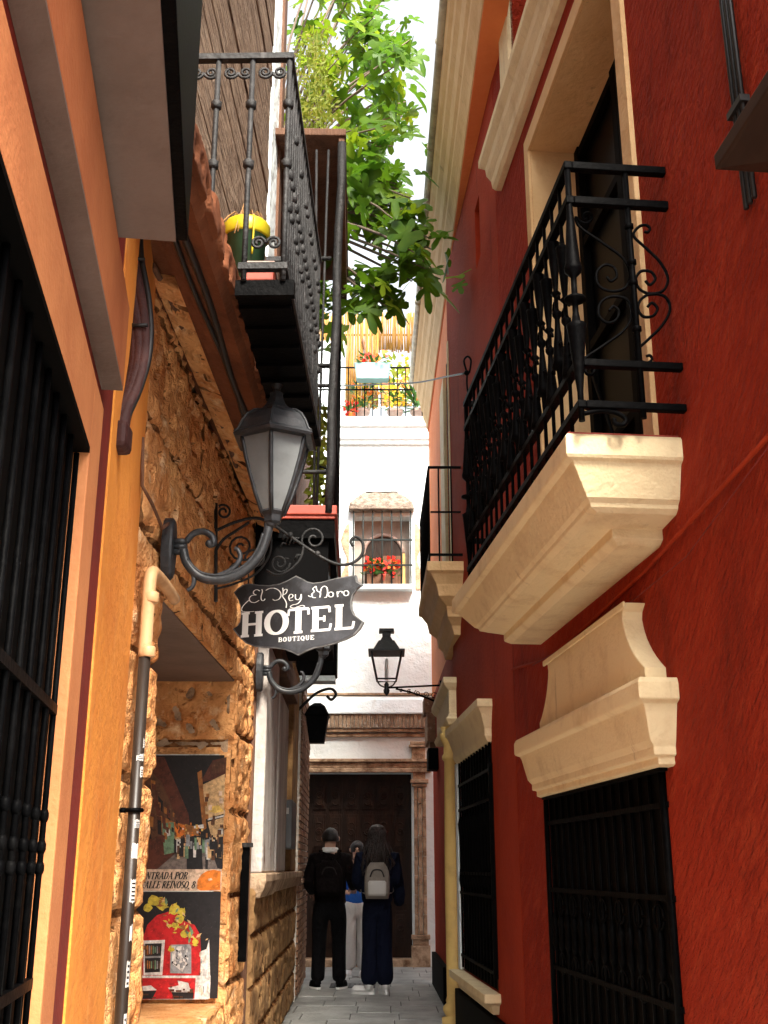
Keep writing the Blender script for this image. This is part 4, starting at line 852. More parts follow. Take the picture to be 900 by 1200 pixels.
for zz in (4.5,): a.box(7.0, 9.05, .455, .485, zz, zz + .03)
a.box(9.02, 9.05, .45, .49, 3.59, 6.47); a.build('rail', m_iron, b2)
a = MB(); a.tube([at(375 + 14*math.cos(t), 565 + 18*math.sin(t), 7.03) for t in [k*.3 - 1.6 for k in range(11)]], .008, 5); a.build('hoop', m_iron, b2)

# ------------------------------------------------------------------ white house closing the alley
FY = 16.5
wh = thing('white_house', 'bright white house closing the alley with carved dark door and a roof terrace', 'house', (0, FY, 0))
wf = lambda x, n, z: (x, FY - n, z)
a = MB(wf)
def wskin(mb, x0, x1, z0, z1, holes, back):
    skin(mb, x0, x1, z0, z1, holes, .3, back)
wskin(a, -3.5, 3.5, 0, 8.1, [(-1.12, .40, 0, 2.62, .38), (-.46, .40, 5.42, 6.52, .28)], 6); a.build('wall', m_white, wh)
dr = MB(wf); dr.box(-1.12, .40, -.37, -.30, .1, 2.62); dr = dr.build('door', m_dwood, wh)
a = MB(wf)
for i in range(6):
    x = -1.04 + i*.235
    for z0, z1 in ((.25, .72), (.82, 1.45), (1.55, 2.05), (2.12, 2.5)):
        a.box(x, x + .19, -.30, -.27, z0, z1); a.box(x + .03, x + .16, -.27, -.235, z0 + .05, z1 - .05)
        a.tube([(px, -.232, pz) for px, pz in spiral(x + .095, (z0 + z1)/2, .055, .012, i, 1.5, 12)], .014, 5)
        for sg in (-1, 1): a.tube([(x + .095 - .04*math.cos(t), -.232, (z0 + z1)/2 + sg*(.10 + .03*math.sin(t))) for t in [k*.5 for k in range(7)]], .011, 5)
a.build('panels', m_dwood, dr, bevel=.006)
a = MB(wf); a.box(-1.12, .40, -.3, .1, 0, .1); a.build('step', m_stone2, dr, bevel=.01)
su = MB(wf); su.box(-1.4, .68, -.02, .10, 2.62, 2.68); su.box(-1.36, .64, -.02, .07, 2.685, 2.76); su.box(-1.4, .68, -.02, .12, 2.765, 2.81)
su = su.build('door_surround', m_stone2, wh, bevel=.008)
for x0 in (.40, -1.36):
    a = MB(wf)
    a.box(x0 - .02, x0 + .24, -.02, .12, 0, .28); a.box(x0, x0 + .22, -.02, .09, .28, .36); a.box(x0 - .02, x0 + .24, -.02, .12, .36, .42)
    for k in range(3):
        xx = x0 + .03 + k*.06; z = .42
        while z < 2.4:
            d = .22 if k % 2 else .26; a.box(xx, xx + .052, -.02, .06 + .015*(k == 1), z + .004, min(z + d, 2.42)); z += d
    a.box(x0, x0 + .22, -.02, .08, 2.42, 2.46); a.box(x0 - .02, x0 + .24, -.02, .11, 2.47, 2.52); a.box(x0 + .02, x0 + .2, -.02, .06, 2.52, 2.62)
    a.build('pillar', m_stone2, su, bevel=.006)
    a = MB(wf); a.box(x0 + .0, x0 + .2, -.02, .07, 2.815, 2.97); a.box(x0 - .04, x0 + .24, -.02, .11, 2.975, 3.01); a.box(x0 - .02, x0 + .22, -.02, .09, 3.015, 3.06); a.build('pedestal', m_stone2, su, bevel=.008)
co = MB(wf); random.seed(6); x = -1.3
co.box(-1.4, .66, -.02, .06, 3.13, 3.175); co.box(-1.4, .60, -.02, .10, 3.195, 3.24)
co = co.build('brick_cornice', m_stone2, wh, bevel=.006)
a = MB(wf)
while x < .68: a.box(x, x + .05, -.02, .13 + random.uniform(-.006, .006), 3.25, 3.45); x += .058
a.build('soldier_bricks', m_brickg, co, bevel=.005)
a = MB(wf); a.box(-1.38, .66, -.02, .10, 3.245, 3.452); a.build('mortar_bed', m_mort, co)
a = MB(wf); a.box(-1.4, .72, -.02, .16, 3.455, 3.47); a.rings([[(x, n, z) for n, z in ((-.02, 3.475), (.15, 3.475), (.10, 3.66), (.0, 3.74), (-.02, 3.74))] for x in (-1.4, .72)]); a.build('cap', m_white, co)
a = MB(wf); a.box(-1.4, .72, 0, .05, 3.742, 3.77); a.build('cap_edge', m_stone2, co)
# niche window with grille
nw = MB(wf); nw.box(-.46, .40, -.27, -.24, 5.42, 6.52); nw = nw.build('window', m_niche, wh)
a = MB(wf); arch = [(-.30, 5.43), (-.30, 5.98)] + [(-.01 - .29*math.cos(R(t)), 5.98 + .29*math.sin(R(t))) for t in range(15, 180, 15)] + [(.28, 5.98), (.28, 5.43)]
a.rings([[(x, n, z) for x, z in arch] for n in (-.25, -.236)]); a.build('shutter', m_dwood, nw)
a = MB(wf); a.tube([(-.30, -.23, 5.98)] + [(-.01 - .31*math.cos(R(t)), -.23, 5.98 + .31*math.sin(R(t))) for t in range(0, 181, 15)], .03, 6); a.build('arch_moulding', m_clay, nw)
a = MB(wf); a.box(-.03, .28, -.24, -.225, 5.43, 5.95); a.build('wood_panel', m_bwood, nw)
a = MB(wf); a.box(.29, .33, -.24, -.2, 5.43, 5.98); a.build('frame_post', m_cream2, nw)
a = MB(wf)
for i in range(7): a.tube([(-.47 + i*.147, .10, 5.38), (-.47 + i*.147, .10, 6.58)], .012, 6)
for zz in (5.70, 6.10): a.box(-.50, .44, .09, .112, zz, zz + .025)
a.build('grille', m_green, nw)
a = MB(wf); a.box(-.52, .44, -.02, .17, 5.32, 5.40); a.build('sill', m_white, nw, bevel=.01)
a = MB(wf); tiers(a, [(.15, .03, .03, 6.585), (.17, .0, .0, 6.60), (.16, .01, .01, 6.66)], -.55, .47); a.build('hood', m_gtile, nw, bevel=.008)
a = MB(); random.seed(13); rings = []
for j in range(7):
    t = j / 6; rings.append([(-.04 + sx*(.50 - .26*t**1.6) + random.uniform(-.015, .015), FY - .15 + .16*t*(1 if q else 0) + (0 if q else .15), 6.665 + .27*t + random.uniform(-.01, .01)) for sx, q in ((-1, 0), (-1, 1), (-.6, 1), (-.2, 1), (.2, 1), (.6, 1), (1, 1), (1, 0))])
a.rings(rings); a.build('rubble_cap', m_gtile, nw)
for sx, xx in ((-1, -.56), (1, .50)):
    pts = [(xx + sx*(.06 + .05*math.sin(k*1.3)), 5.35 + k*.13) for k in range(9)]; a = MB(wf)
    a.rings([[(x, n, z) for x, z in ([(xx - sx*.02, 5.35)] + pts + [(xx - sx*.02, 6.4)])] for n in (-.02, .018)]); a.build('bare_stone_patch', m_stone2, nw)
# terrace edge, railing
a = MB(wf); tiers(a, [(.05, 0, 0, 7.72), (.05, 0, 0, 7.78), (.09, 0, 0, 7.80), (.09, 0, 0, 7.98), (.13, 0, 0, 8.0), (.13, 0, 0, 8.16)], -1.6, 1.4); a.build('terrace_edge', m_white, wh, bevel=.01)
tr_ = MB(wf)
for i in range(22): tr_.tube([(-1.5 + i*.132, .06, 8.16), (-1.5 + i*.132, .06, 9.04)], .009, 5)
for zz in (8.64, 9.03): tr_.box(-1.55, 1.3, .05, .07, zz, zz + .022)
tr_.build('terrace_railing', m_iron, wh)

def flowers(t, c, rx, rz, n, mats, seed, size=.05, name='blossoms', ry=None):
    random.seed(seed); mb = MB(); ry = ry or rx * .6
    for i in range(n):
        p = Vector((c[0] + random.uniform(-rx, rx), c[1] + random.uniform(-ry, ry), c[2] + random.uniform(-rz, rz)))
        mb.mi = random.randrange(len(mats)); s = size * random.uniform(.6, 1.2); nv = Vector((random.uniform(-1, 1), -1.2, random.uniform(-.6, 1))).normalized()
        u = nv.cross(Vector((0, 0, 1))).normalized(); v = nv.cross(u); k = 6
        mb.poly([p + (u*math.cos(6.283*q/k) + v*math.sin(6.283*q/k)) * s * (1 if q % 2 else .65) for q in range(k)])
    return mb.build(name, mats, t)
def sprig(t, c, rx, h, n, mat, seed, lw=.03, ll=.14, name='foliage'):
    random.seed(seed); mb = MB()
    for i in range(n):
        an = random.random()*6.283; q = random.random(); p = Vector((c[0] + rx*q*math.cos(an), c[1] + rx*.8*q*math.sin(an), c[2] + h*random.random()))
        d = Vector((math.cos(an)*.8, math.sin(an)*.8, random.uniform(-.2, 1))).normalized(); s = d.cross(Vector((0, 0, 1))).normalized() * lw * random.uniform(.6, 1.2); l_ = ll * random.uniform(.6, 1.2)
        mb.poly([p, p + d*l_*.4 + s, p + d*l_, p + d*l_*.4 - s])
    return mb.build(name, mat, t)
# geranium box in the niche
fb = thing('geranium_box', 'brown window box of red geraniums inside the barred niche window', 'flower box', (-.06, FY - .04, 5.45))
a = MB(); a.box(-.26, .20, FY - .075, FY + .08, 5.41, 5.58); a.build('box', m_bwood, fb, bevel=.008)
sprig(fb, (-.04, FY - .0, 5.55), .28, .20, 120, m_leafp, 31, .035, .10)
flowers(fb, (-.03, FY - .03, 5.74), .27, .09, 90, [m_petal, m_petalo], 32, .042, ry=.10); flowers(fb, (.0, FY - .06, 5.58), .20, .06, 18, [m_petal], 33, .035, 'hanging_blossoms', .03)
a = MB(); a.lathe((-.01, FY - .02, 5.42), [(.05, 0), (.07, .14), (.075, .15)], 10); a.build('pot', m_tile, fb)
# terrace pots
PG = 'flower pots along the terrace railing'
for px, lab, mats, seed in ((424, 'terrace pot with pale pink and yellow flowers on trailing stems, leftmost clay pot', [m_petaly, m_petalo], 41), (463, 'terrace pot bushy with yellow flowers, in the middle of the railing', [m_petaly], 43), (490, 'terrace pot with long arching leaves, at the right end of the railing', [m_petalo], 45)):
    c = at(px, 503, FY + .25); z0 = 8.16; t = thing('flower_pot', lab, 'flower pot', (c.x, c.y, z0), PG)
    a = MB(); a.lathe((c.x, c.y, z0), [(.085, 0), (.115, .20), (.13, .205), (.13, .26), (.115, .26)], 14); a.build('pot', m_clay, t)
    sprig(t, (c.x, c.y, z0 + .26), .16, .42 if px != 490 else .2, 60, m_leafp, seed, .03, .2 if px != 490 else .42); flowers(t, (c.x, c.y - .05, z0 + (.55 if px == 424 else .48)), .17, .17, 34 if px != 490 else 5, mats, seed + 1, .045)
hp = thing('hanging_basket', 'bunch of red flowers in an orange pot hanging at the left of the terrace railing', 'flower basket', at(411, 478, FY + .1))
c = at(411, 487, FY + .1); a = MB(); a.lathe((c.x, c.y, c.z - .12), [(.05, 0), (.075, .14), (.08, .15)], 12); a.build('pot', m_petalo, hp)
flowers(hp, (c.x, c.y - .04, c.z + .11), .10, .13, 46, [m_petal], 51, .04); sprig(hp, (c.x, c.y, c.z + .02), .1, .15, 26, m_leafp, 52)
pb = thing('planter_box', 'pale blue planter box hung on top of the terrace railing', 'planter', at(436, 440, FY - .12))
c0, c1 = at(416, 445, FY - .14), at(457, 430, FY - .14)
a = MB(); a.rings([[(c0.x - k, FY - .26, z), (c1.x + k, FY - .26, z), (c1.x + k, FY - .07, z), (c0.x - k, FY - .07, z)] for z, k in ((c0.z - .03, -.03), (c1.z, 0), (c1.z + .025, .012))]); a.build('box', m_blue, pb, bevel=.006)
sprig(pb, ((c0.x + c1.x)/2, FY - .16, c1.z), .26, .14, 50, m_leafp, 61); flowers(pb, ((c0.x + c1.x)/2 + .02, FY - .16, c1.z + .14), .24, .08, 22, [m_petalo, m_petal], 62, .04)

# house behind the terrace
bh = thing('rear_house', 'sunlit pale house standing back behind the roof terrace', 'house', (0, 20, 8))
a = MB(); a.box(-3.5, 3.5, 20, 24, 0, 9.6); a.box(-3.5, -.75, 19.2, 20.02, 0, 10.9); a.build('wall', m_white, bh)
a = MB(); a.box(-.05, .55, 19.9, 20.05, 9.9, 10.7); a.build('stone_block', m_pale, bh, bevel=.02)
a = MB(); a.box(.02, .34, 19.86, 19.898, 10.42, 10.66); a.build('white_plaque', m_white, bh)
rs = thing('reed_screen', 'golden straw reed screen tied along the top of the rear house', 'screen', (0, 19.6, 9.6))
a = MB(); random.seed(15)
for i in range(170):
    x = -1.5 + i*.02; top = 11.75 + random.uniform(-.06, .06); bot = (9.75 if x < -.1 else 10.95) + random.uniform(-.04, .04)
    a.tube([(x + random.uniform(-.01, .01), 19.75 + random.uniform(-.02, .02), bot), (x + random.uniform(-.03, .03), 19.75, top)], .012, 4)
a.build('reeds', m_reed, rs)
a = MB(); a.tube([(-.15, 19.7, 9.8), (-.42, 19.7, 11.2)], .02, 5); a.box(-1.55, 1.9, 19.77, 19.79, 11.3, 11.34); a.build('support', m_bwood, rs)
fx = thing('flower_bush', 'pale yellow flowering bush growing on the terrace in front of the reed screen', 'bush', (.35, 19.2, 9.6))
sprig(fx, (.30, 19.3, 9.65), .5, .85, 160, m_vine, 71, .05, .16); flowers(fx, (.28, 19.1, 10.05), .45, .45, 60, [m_petaly, m_petalo, m_letter], 72, .06)

# ------------------------------------------------------------------ fig tree and vines on the left roof
ft = thing('fig_tree', 'fig tree with lobed green leaves leaning over the alley against the white sky', 'tree', (-2.0, 10.5, 6.7))
a = MB()
def limb(pts, r0, r1):
    q = smooth_path(pts, 4); n = len(q); a.tube(q, [r0 + (r1 - r0)*i/(n - 1) for i in range(n)], 7); return q
limb([(-2.0, 10.5, 6.4), (-1.8, 10.4, 7.2), (-1.3, 10.2, 8.0)], .11, .07); a.build('trunk', m_bark, ft)
a = MB(); tips = []
random.seed(21)
targets = []
def region(n, x0, x1, y0, y1, Ya, Yb):
    for i in range(n): targets.append(at(random.uniform(x0, x1), random.uniform(y0, y1), random.uniform(Ya, Yb)))
region(16, 352, 470, -60, 60, 9.5, 12); region(9, 430, 480, 5, 90, 9.5, 11.5); region(14, 358, 480, 60, 160, 9.2, 11.5); region(10, 405, 470, 145, 230, 8.8, 10.5)
region(9, 412, 480, 215, 290, 8.4, 9.8); region(6, 465, 515, 230, 280, 8.2, 9.2); region(6, 480, 524, 292, 338, 8.0, 9.0); region(5, 415, 475, 332, 360, 8.4, 9.6); region(6, 355, 385, 330, 400, 10.5, 11.5)
hub = Vector((-1.3, 10.2, 8.0))
for t in targets:
    mid = hub.lerp(t, .55) + Vector((random.uniform(-.1, .1), random.uniform(-.1, .1), .22))
    if t.z < 6.9: mid = Vector((t.x*.6 - .35, t.y + .5, t.z + .55))
    q = limb([hub, mid, t], .022, .006)
    tips.append((t, (t - mid).normalized(), mid))
a.build('branch', m_bark, ft)
def figleaf(mb, p, d, up, s):
    d = d.normalized(); x = d.cross(up).normalized(); nrm = x.cross(d)
    out = [(0, 0), (.10, .06), (.30, -.02), (.42, .10), (.40, .24), (.24, .30), (.16, .36), (.36, .44), (.48, .58), (.44, .72), (.30, .70), (.13, .55), (.14, .72), (.16, .90), (.09, 1.03), (0, 1.08)]
    out = out + [(-u, v) for u, v in out[-2:0:-1]]
    j = [random.uniform(.9, 1.1) for _ in range(4)]
    bend = random.uniform(.05, .9); fold = random.uniform(-.1, .6)
    c = mb.vt(p + d*.42*s - nrm*bend*.12*s)
    ids = [mb.vt(p + (x*u*j[0] + d*v*j[1])*s + nrm*(abs(u)*fold - bend*v*v)*s) for u, v in out]
    for i in range(len(ids)): mb.face((c, ids[i], ids[(i + 1) % len(ids)]))
cr = MB(); cr.smooth = True; random.seed(33)
for t, dr_, mid in tips:
    backlit = t.x < -.15 and t.z > 7.4  # upper left leaves get a yellower green: backlight painted into their colour
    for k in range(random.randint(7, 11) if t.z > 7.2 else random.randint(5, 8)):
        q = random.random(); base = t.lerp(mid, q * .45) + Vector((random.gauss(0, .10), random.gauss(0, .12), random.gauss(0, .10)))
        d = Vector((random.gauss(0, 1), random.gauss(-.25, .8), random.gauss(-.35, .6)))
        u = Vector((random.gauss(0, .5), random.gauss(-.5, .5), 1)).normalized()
        cr.mi = 1 if (backlit and random.random() < .75) or random.random() < .1 else 0
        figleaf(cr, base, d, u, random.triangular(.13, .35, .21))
cr.build('crown', [m_leaf, m_leaflit], ft)
vn = thing('hanging_vine', 'yellow green vine hanging down behind the caged balcony', 'vine', at(372, 480, 9.6))
random.seed(35); a = MB()
for i in range(420):
    p = at(random.uniform(364, 381), random.uniform(470, 600), random.uniform(9.3, 9.9)); d = Vector((random.gauss(0, 1), random.gauss(0, 1), random.gauss(-.8, .6))).normalized(); s = d.cross(Vector((.3, 1, .2))).normalized() * .02
    a.poly([p, p + d*.04 + s, p + d*.09, p + d*.04 - s])
a.build('foliage', m_vine, vn)
a = MB(); a.tube(smooth_path([at(372, 455, 9.6), at(374, 500, 9.6), at(371, 560, 9.6), at(373, 600, 9.6)], 3), .01, 5); a.build('stem', m_bark, vn)
vn = thing('trailing_plant', 'feathery yellow green plant trailing over the roof of the caged balcony', 'plant', at(370, 150, 7.6))
random.seed(36); a = MB()
for i in range(700):
    t = random.random(); p = at(354 + random.gauss(14, 13) + t*4, 40 + 118*t**.8 + random.gauss(0, 8), random.uniform(7.3, 8.5)); d = Vector((random.gauss(0, 1), random.gauss(0, 1), random.gauss(-.1, .8))).normalized(); s = d.cross(Vector((.3, 1, .2))).normalized() * random.uniform(.006, .014)
    a.poly([p, p + d*.025 + s, p + d*.06, p + d*.025 - s])
a.build('foliage', m_vine, vn)
a = MB(); random.seed(37)
for i in range(7):
    x = 354 + i*4.4; a.tube(smooth_path([at(x, 40 + random.uniform(-15, 25), 7.9), at(x + random.uniform(-5, 6), 100, 7.8), at(x + random.uniform(-6, 10), 158, 7.6)], 3), .004, 4)
a.build('stem', m_vine, vn)

# ------------------------------------------------------------------ people
def grow(name, verts, edges, radii, mat, parent, sub=2, root=0):
    me = bpy.data.meshes.new(name); o0 = ORIG.get(parent, Vector()); me.from_pydata([tuple(Vector(v) - o0) for v in verts], edges, [])
    ob = bpy.data.objects.new(name, me); COL.objects.link(ob)
    sk_ = ob.modifiers.new('skin', 'SKIN')
    if not me.skin_vertices: me.skin_vertices.new(name='')
    for i, r in enumerate(radii):
        r = r if isinstance(r, tuple) else (r, r); me.skin_vertices[0].data[i].radius = r; me.skin_vertices[0].data[i].use_root = (i == root)
    sk_.use_smooth_shade = True
    ss = ob.modifiers.new('sub', 'SUBSURF'); ss.levels = sub; ss.render_levels = sub
    dg = bpy.context.evaluated_depsgraph_get(); dg.update()
    nm = bpy.data.meshes.new_from_object(ob.evaluated_get(dg)); nm.name = name
    bpy.data.objects.remove(ob)
    for p in nm.polygons: p.use_smooth = True
    nm.materials.clear(); nm.materials.append(mat)
    o = bpy.data.objects.new(name, nm); COL.objects.link(o); o.parent = parent; ORIG[o] = o0
    return o
def chain(pts, radii): return pts, [(i, i + 1) for i in range(len(pts) - 1)], radii
def body(t, x, y, h, face, legw=.09, hands=None, elx=.255):
    """one continuous figure; face = +1 looks away from the camera (+Y), -1 towards it"""
    s = h / 1.72; f = face
    P_ = lambda a, b, c: (x + a*s, y + b*f*s, c*s)
    V = [P_(0, 0, .95), P_(0, .0, 1.08), P_(0, .01, 1.25), P_(0, 0, 1.40), P_(0, .01, 1.47), P_(0, .03, 1.54), P_(0, .045, 1.62), P_(0, .045, 1.685)]
    E_ = [(0, 1), (1, 2), (2, 3), (3, 4), (4, 5), (5, 6), (6, 7)]
    rad = [(.115*s, .08*s), (.12*s, .085*s), (.155*s, .105*s), (.12*s, .08*s), (.055*s, .055*s), (.065*s, .075*s), (.078*s, .092*s), (.05*s, .06*s)]
    for sg in (-1, 1):
        b = len(V); V += [P_(sg*legw, 0, .86), P_(sg*(legw + .01), .01, .50), P_(sg*(legw + .02), -.02, .10), P_(sg*(legw + .03), .03, .035), P_(sg*(legw + .045), .15, .03)]
        rad += [.075*s, .055*s, .042*s, (.045*s, .035*s), (.04*s, .025*s)]; E_ += [(0, b), (b, b+1), (b+1, b+2), (b+2, b+3), (b+3, b+4)]
    hp_ = []
    for sg in (-1, 1):
        b = len(V); hd = hands[sg] if hands else (sg*.27, .12, .86); el = (sg*elx, -.03, 1.12)
        V += [P_(sg*.175, 0, 1.385), P_(*el), P_(*hd)]; rad += [.065*s, .045*s, .03*s]; E_ += [(3, b), (b, b+1), (b+1, b+2)]; hp_.append((P_(*hd), P_(*el)))
    bd_ = grow('body', V, E_, rad, m_skin, t)
    return bd_, P_, s, hp_
def hand(t, wrist, elbow, s, parent):
    w_ = Vector(wrist); d = (w_ - Vector(elbow)).normalized(); sd_ = d.cross(Vector((0, 0, 1))); sd_ = (sd_ if sd_.length > .1 else Vector((1, 0, 0))).normalized(); dn = d.cross(sd_)
    mb = MB(); palm = w_ + d*.045*s
    mb.tube([w_, w_ + d*.03*s, w_ + d*.085*s], [.026*s, .036*s, .034*s], 8, .5)
    for k, ln_ in enumerate((.065, .078, .072, .055)):
        b = w_ + d*.08*s + sd_*(k - 1.5)*.018*s; mb.tube([b, b + d*ln_*.5*s + dn*.008*s, b + d*ln_*.8*s + dn*.03*s], [.0095*s, .009*s, .007*s], 6)
    b = w_ + d*.03*s - sd_*.03*s; mb.tube([b, b + d*.03*s - sd_*.02*s, b + d*.06*s - sd_*.022*s + dn*.015*s], [.012*s, .011*s, .008*s], 6)
    mb.build('hand', m_skin, parent)
def face_(t, P_, s, par):
    mb = MB(); c = Vector(P_(0, .14, 1.585)); mb.tube([P_(0, .125, 1.625), P_(0, .15, 1.59), P_(0, .135, 1.58)], [.010*s, .016*s, .012*s], 6); mb.build('nose', m_skin, par)
    for sg in (-1, 1): mb = MB(); mb.ball(P_(sg*.033, .118, 1.625), .013*s); mb.build('eye', m_ink, par)
    mb = MB(); mb.tube([P_(-.025, .125, 1.545), P_(0, .132, 1.543), P_(.025, .125, 1.545)], .006*s, 5); mb.build('mouth', m_petal, par)
def ears(P_, s, par):
    for sg in (-1, 1): mb = MB(); mb.ball(P_(sg*.085, .035, 1.60), .024*s, 8, 6, 1.3); mb.build('ear', m_skin, par)
def trousers(t, P_, s, mat, legw=.09, flare=.0):
    V = [P_(0, 0, 1.0), P_(0, 0, .90)]; rad = [(.155*s, .115*s), (.165*s, .125*s)]; E_ = [(0, 1)]
    for sg in (-1, 1):
        b = len(V); V += [P_(sg*(legw + .005), -.005, .80), P_(sg*(legw + .01), .005, .50), P_(sg*(legw + .015), -.02, .26), P_(sg*(legw + .02), -.02, .075)]; rad += [.108*s, (.082 + flare*.3)*s, (.076 + flare*.7)*s, (.074 + flare)*s]; E_ += [(1, b), (b, b+1), (b+1, b+2), (b+2, b+3)]
    return grow('trousers', V, E_, rad, mat, t)
def jacket(t, P_, s, mat, hp_, length=.88, bulk=1.0):
    V = [P_(0, 0, length), P_(0, -.0, 1.04), P_(0, 0, 1.22), P_(0, -.005, 1.37), P_(0, 0, 1.46)]; rad = [(.175*s*bulk, .135*s), (.168*s*bulk, .13*s), (.185*s*bulk, .14*s), (.15*s, .115*s), (.075*s, .075*s)]; E_ = [(0, 1), (1, 2), (2, 3), (3, 4)]
    for sg, (hd, el) in zip((-1, 1), hp_):
        b = len(V); e_ = Vector(el); h_ = Vector(hd); V += [P_(sg*.185, -.0, 1.375), tuple(e_), tuple(e_.lerp(h_, .9))]; rad += [.085*s, .066*s, .05*s]; E_ += [(3, b), (b, b+1), (b+1, b+2)]
    return grow('jacket', V, E_, rad, mat, t)
def shoes(t, P_, s, mat, sole, legw=.09, turn=(0, 0)):
    mb = MB(); mb.smooth = True
    for sg in (-1, 1):
        tn = turn[0 if sg < 0 else 1]; ct, sn = math.cos(tn), math.sin(tn)
        def ring(z, k):
            q_ = [(k*.05*math.cos(q*.5236) + sg*.01*math.sin(q*.5236), .065 + k*.135*math.sin(q*.5236)) for q in range(12)]
            return [P_(sg*(legw + .03) + u*ct - v*sn, -.01 + u*sn + v*ct, z) for u, v in q_]
        mb.mi = 1; mb.rings([ring(.004, .98), ring(.03, 1.0)]); mb.mi = 0; mb.rings([ring(.030, .98), ring(.06, .93), ring(.09, .72)])
        mb.rings([[P_(sg*(legw + .025) + .045*math.cos(q*.5236)*k, -.015 + .06*math.sin(q*.5236)*k, z) for q in range(12)] for z, k in ((.06, 1.05), (.11, 1), (.125, .9))])
    return mb.build('shoes', [mat, sole], t)
def hair_short(P_, s, par):
    mb = MB(); mb.smooth = True; rings = []
    for j in range(9):
        ph = j/8*1.9; z = 1.61 + .105*math.cos(ph)*1.05; r = .103*math.sin(ph) + .003
        rings.append([P_(r*math.cos(q*.3927)*.92*(1 + .05*math.sin(q*5 + j)), .03 + (r*1.12 - (.03 if math.sin(q*.3927) > 0 and j > 5 else 0))*math.sin(q*.3927), z + .006*math.sin(q*3 + j*2)) for q in range(16)])
    mb.rings(rings); mb.build('hair', m_hair, par)
# man on the left
man = thing('person', 'man in black jacket with white collar and black trousers facing the carved door', 'person', (-.60, 13.5, 0), 'people at the carved door')
bd_, P_, s, hp_ = body(man, -.625, 13.5, 1.75, 1, .10, {-1: (-.20, .26, 1.0), 1: (.26, .20, 1.06)})
trousers(man, P_, s, m_blackc, .10, .01); jacket(man, P_, s, m_maroonc, hp_, .80, 1.12); shoes(man, P_, s, m_blackc, m_shoe, .10, (.35, -.25)); hair_short(P_, s, man); ears(P_, s, man); face_(man, P_, s, man)
for hd, el in hp_: hand(man, hd, el, s, man)
mb = MB(); mb.smooth = True; mb.rings([[P_(r*math.cos(q*.3927), -.012 + r*.9*math.sin(q*.3927), z) for q in range(16)] for r, z in ((.088, 1.445), (.098, 1.46), (.09, 1.50), (.075, 1.505))]); mb.build('collar', m_whitec, man)
def backpack(name, label, P_, s, mat, pocket, z0, z1, hw, dep):
    t = thing(name, label, 'backpack', P_(0, -.13, z0))
    mb = MB(); mb.smooth = True; rings = []
    for j in range(9):
        t_ = j/8; z = z0 + (z1 - z0)*t_; k = (1 - abs(2*t_ - .9)**3.2*.35) if t_ > .45 else (1 - (1 - t_*2.2)**4*.12)
        rings.append([P_(hw*k*(abs(math.cos(q*.3142))**.5*math.copysign(1, math.cos(q*.3142))), -.115 - dep*(.5 + .5*k*(abs(math.sin(q*.3142))**.6*math.copysign(1, -math.sin(q*.3142)))), z) for q in range(20)])
    mb.rings(rings); mb.build('bag', mat, t)
    mb = MB(); mb.smooth = True; mb.rings([[P_(hw*.72*k*(abs(math.cos(q*.3142))**.5*math.copysign(1, math.cos(q*.3142))), -.118 - dep*(1.0 + .16*k*(abs(math.sin(q*.3142))**.6*math.copysign(1, -math.sin(q*.3142)))), z) for q in range(20)] for z, k in ((z0 + .03, .9), (z0 + .06, 1), (z0 + (z1 - z0)*.45, 1), (z0 + (z1 - z0)*.5, .85))]); mb.build('front_pocket', pocket, t)
    mb = MB(); mb.tube(smooth_path([P_(-hw*.55, -.118 - dep*1.02, z0 + (z1-z0)*.60), P_(-hw*.3, -.118 - dep*1.03, z0 + (z1-z0)*.78), P_(hw*.3, -.118 - dep*1.03, z0 + (z1-z0)*.78), P_(hw*.55, -.118 - dep*1.02, z0 + (z1-z0)*.60)], 4), .008, 5); mb.build('zip', m_ink, t)
    for sg in (-1, 1):
        mb = MB(); mb.tube(smooth_path([P_(sg*hw*.6, -.12, z1 - .03), P_(sg*.10, -.06, 1.47), P_(sg*.12, .06, 1.44), P_(sg*.15, .12, 1.25), P_(sg*.17, .05, 1.05), P_(sg*hw*.9, -.12, z0 + .05)], 4), .018, 6, .4); mb.build('strap', mat, t)
    mb = MB(); mb.tube(smooth_path([P_(-.03, -.12, z1 - .01), P_(-.02, -.125, z1 + .035), P_(.02, -.125, z1 + .035), P_(.03, -.12, z1 - .01)], 4), .007, 5); mb.build('handle', mat, t)
    return t
backpack('backpack', 'black backpack on the back of the man in the white collar', P_, s, m_maroonc, m_maroonc, .98, 1.36, .15, .10)
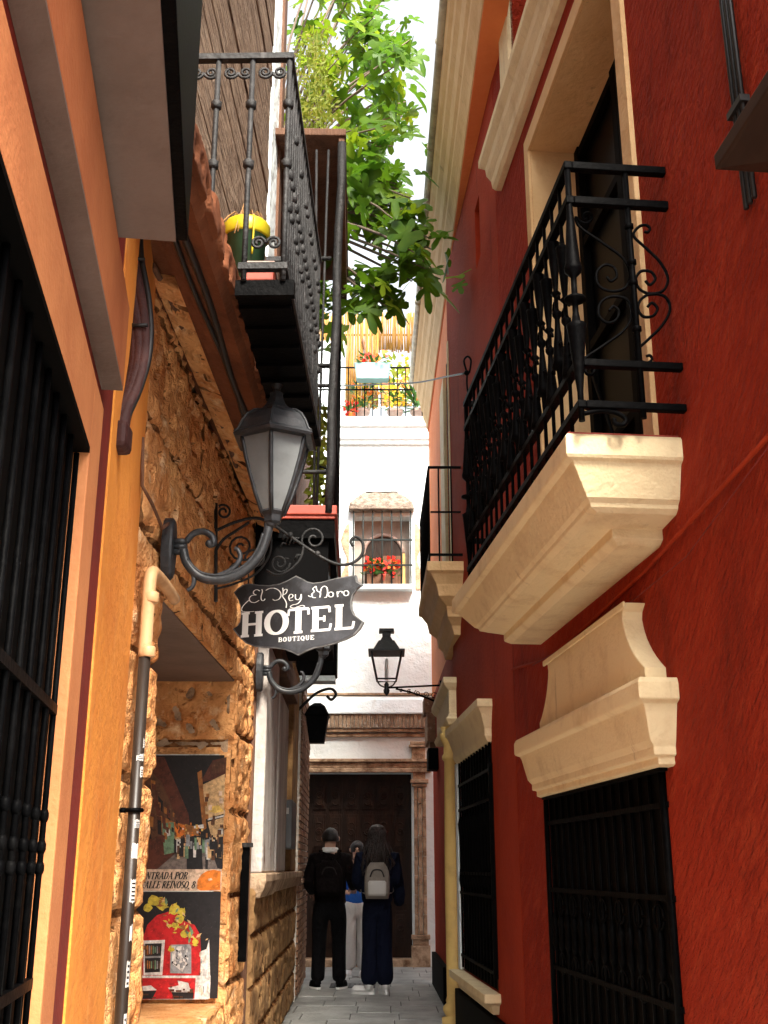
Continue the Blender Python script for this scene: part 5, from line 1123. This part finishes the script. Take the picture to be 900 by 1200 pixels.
# woman in front
wo_ = thing('person', 'woman with long dark hair, navy wide trousers and white trainers, seen from behind', 'person', (-.10, 12.95, 0), 'people at the carved door')
bd_, P_, s, hp_ = body(wo_, -.075, 12.95, 1.76, 1, .065, {-1: (-.16, .22, 1.05), 1: (.20, .22, 1.10)}, .222)
trousers(wo_, P_, s, m_navy, .062, .035); jacket(wo_, P_, s, m_navy, hp_, .84, 1.08); shoes(wo_, P_, s, m_shoe, m_shoe, .06, (1.15, .35)); ears(P_, s, wo_); face_(wo_, P_, s, wo_)
for hd, el in hp_: hand(wo_, hd, el, s, wo_)
def hair_long(P_, s, par, mat, bottom=1.22, wide=.15):
    mb = MB(); mb.smooth = True; rings = []
    prof = [(.004, 1.732), (.045, 1.724), (.078, 1.70), (.098, 1.655), (.105, 1.60), (.107, 1.54), (.118, 1.47), (.14, 1.40), (wide, 1.33), (wide*.95, 1.27), (wide*.8, bottom)]
    for j, (r, z) in enumerate(prof):
        rings.append([P_(r*math.cos(q*.2618)*(1 + .05*math.sin(q*4.1 + j*1.3)), (.02 if z > 1.5 else -.045) + (r*1.1 if z > 1.5 else .10)*math.sin(q*.2618)*(1 if not (math.sin(q*.2618) > 0 and z < 1.66) else .35) + .006*math.sin(q*5 + j), z + (.02*math.sin(q*2.7) if j > 8 else 0)) for q in range(24)])
    mb.rings(rings)
    random.seed(44)
    for i in range(44):
        a0 = random.uniform(math.pi*.95, math.pi*2.05); xx = math.cos(a0); yy = math.sin(a0)
        mb.tube(smooth_path([P_(.09*xx, .02 + .10*yy, 1.66), P_(.11*xx, .0 + .11*yy, 1.55), P_(.14*xx + random.uniform(-.03, .03), -.045 + .11*yy, 1.42), P_(wide*xx*1.0 + random.uniform(-.05, .05), -.05 + .11*yy, 1.32), P_(wide*.85*xx + random.uniform(-.05, .05), -.05 + .10*yy, bottom - random.uniform(0, .05))], 3), [.012, .015, .011, .016, .012, .017, .011, .016, .011, .015, .010, .008, .004], 5)
    mb.build('hair', mat, par)
hair_long(P_, s, wo_, m_hair2)
backpack('backpack', 'grey taupe backpack with a silver front pocket on the long haired woman', P_, s, m_bag, m_bagp, .96, 1.33, .135, .12)
jk = thing('jacket', 'dark navy jacket slung over the arm of the long haired woman', 'jacket', P_(.25, 0, .95))
mb = MB(); mb.smooth = True; mb.rings([[P_(.235 + r*math.cos(q*.5236)*(1 + .15*math.sin(q*3)), .06 + r*.7*math.sin(q*.5236), z) for q in range(12)] for r, z in ((.02, .88), (.055, .91), (.066, 1.0), (.055, 1.12), (.04, 1.20), (.01, 1.23))]); mb.build('cloth', m_navy, jk)
# woman between them, near the door
w3 = thing('person', 'dark haired woman in a blue top and white trousers, between the other two', 'person', (-.34, 15.0, 0), 'people at the carved door')
bd_, P_, s, hp_ = body(w3, -.345, 15.0, 1.64, -1, .075, {-1: (-.16, .22, 1.08), 1: (.18, .22, 1.12)})
trousers(w3, P_, s, m_whitec, .085, .05); jacket(w3, P_, s, m_bluec, hp_, .86, .98); shoes(w3, P_, s, m_shoe, m_shoe, .085, (-.2, .4)); face_(w3, P_, s, w3); ears(P_, s, w3)
for hd, el in hp_: hand(w3, hd, el, s, w3)
hair_short(P_, s, w3)
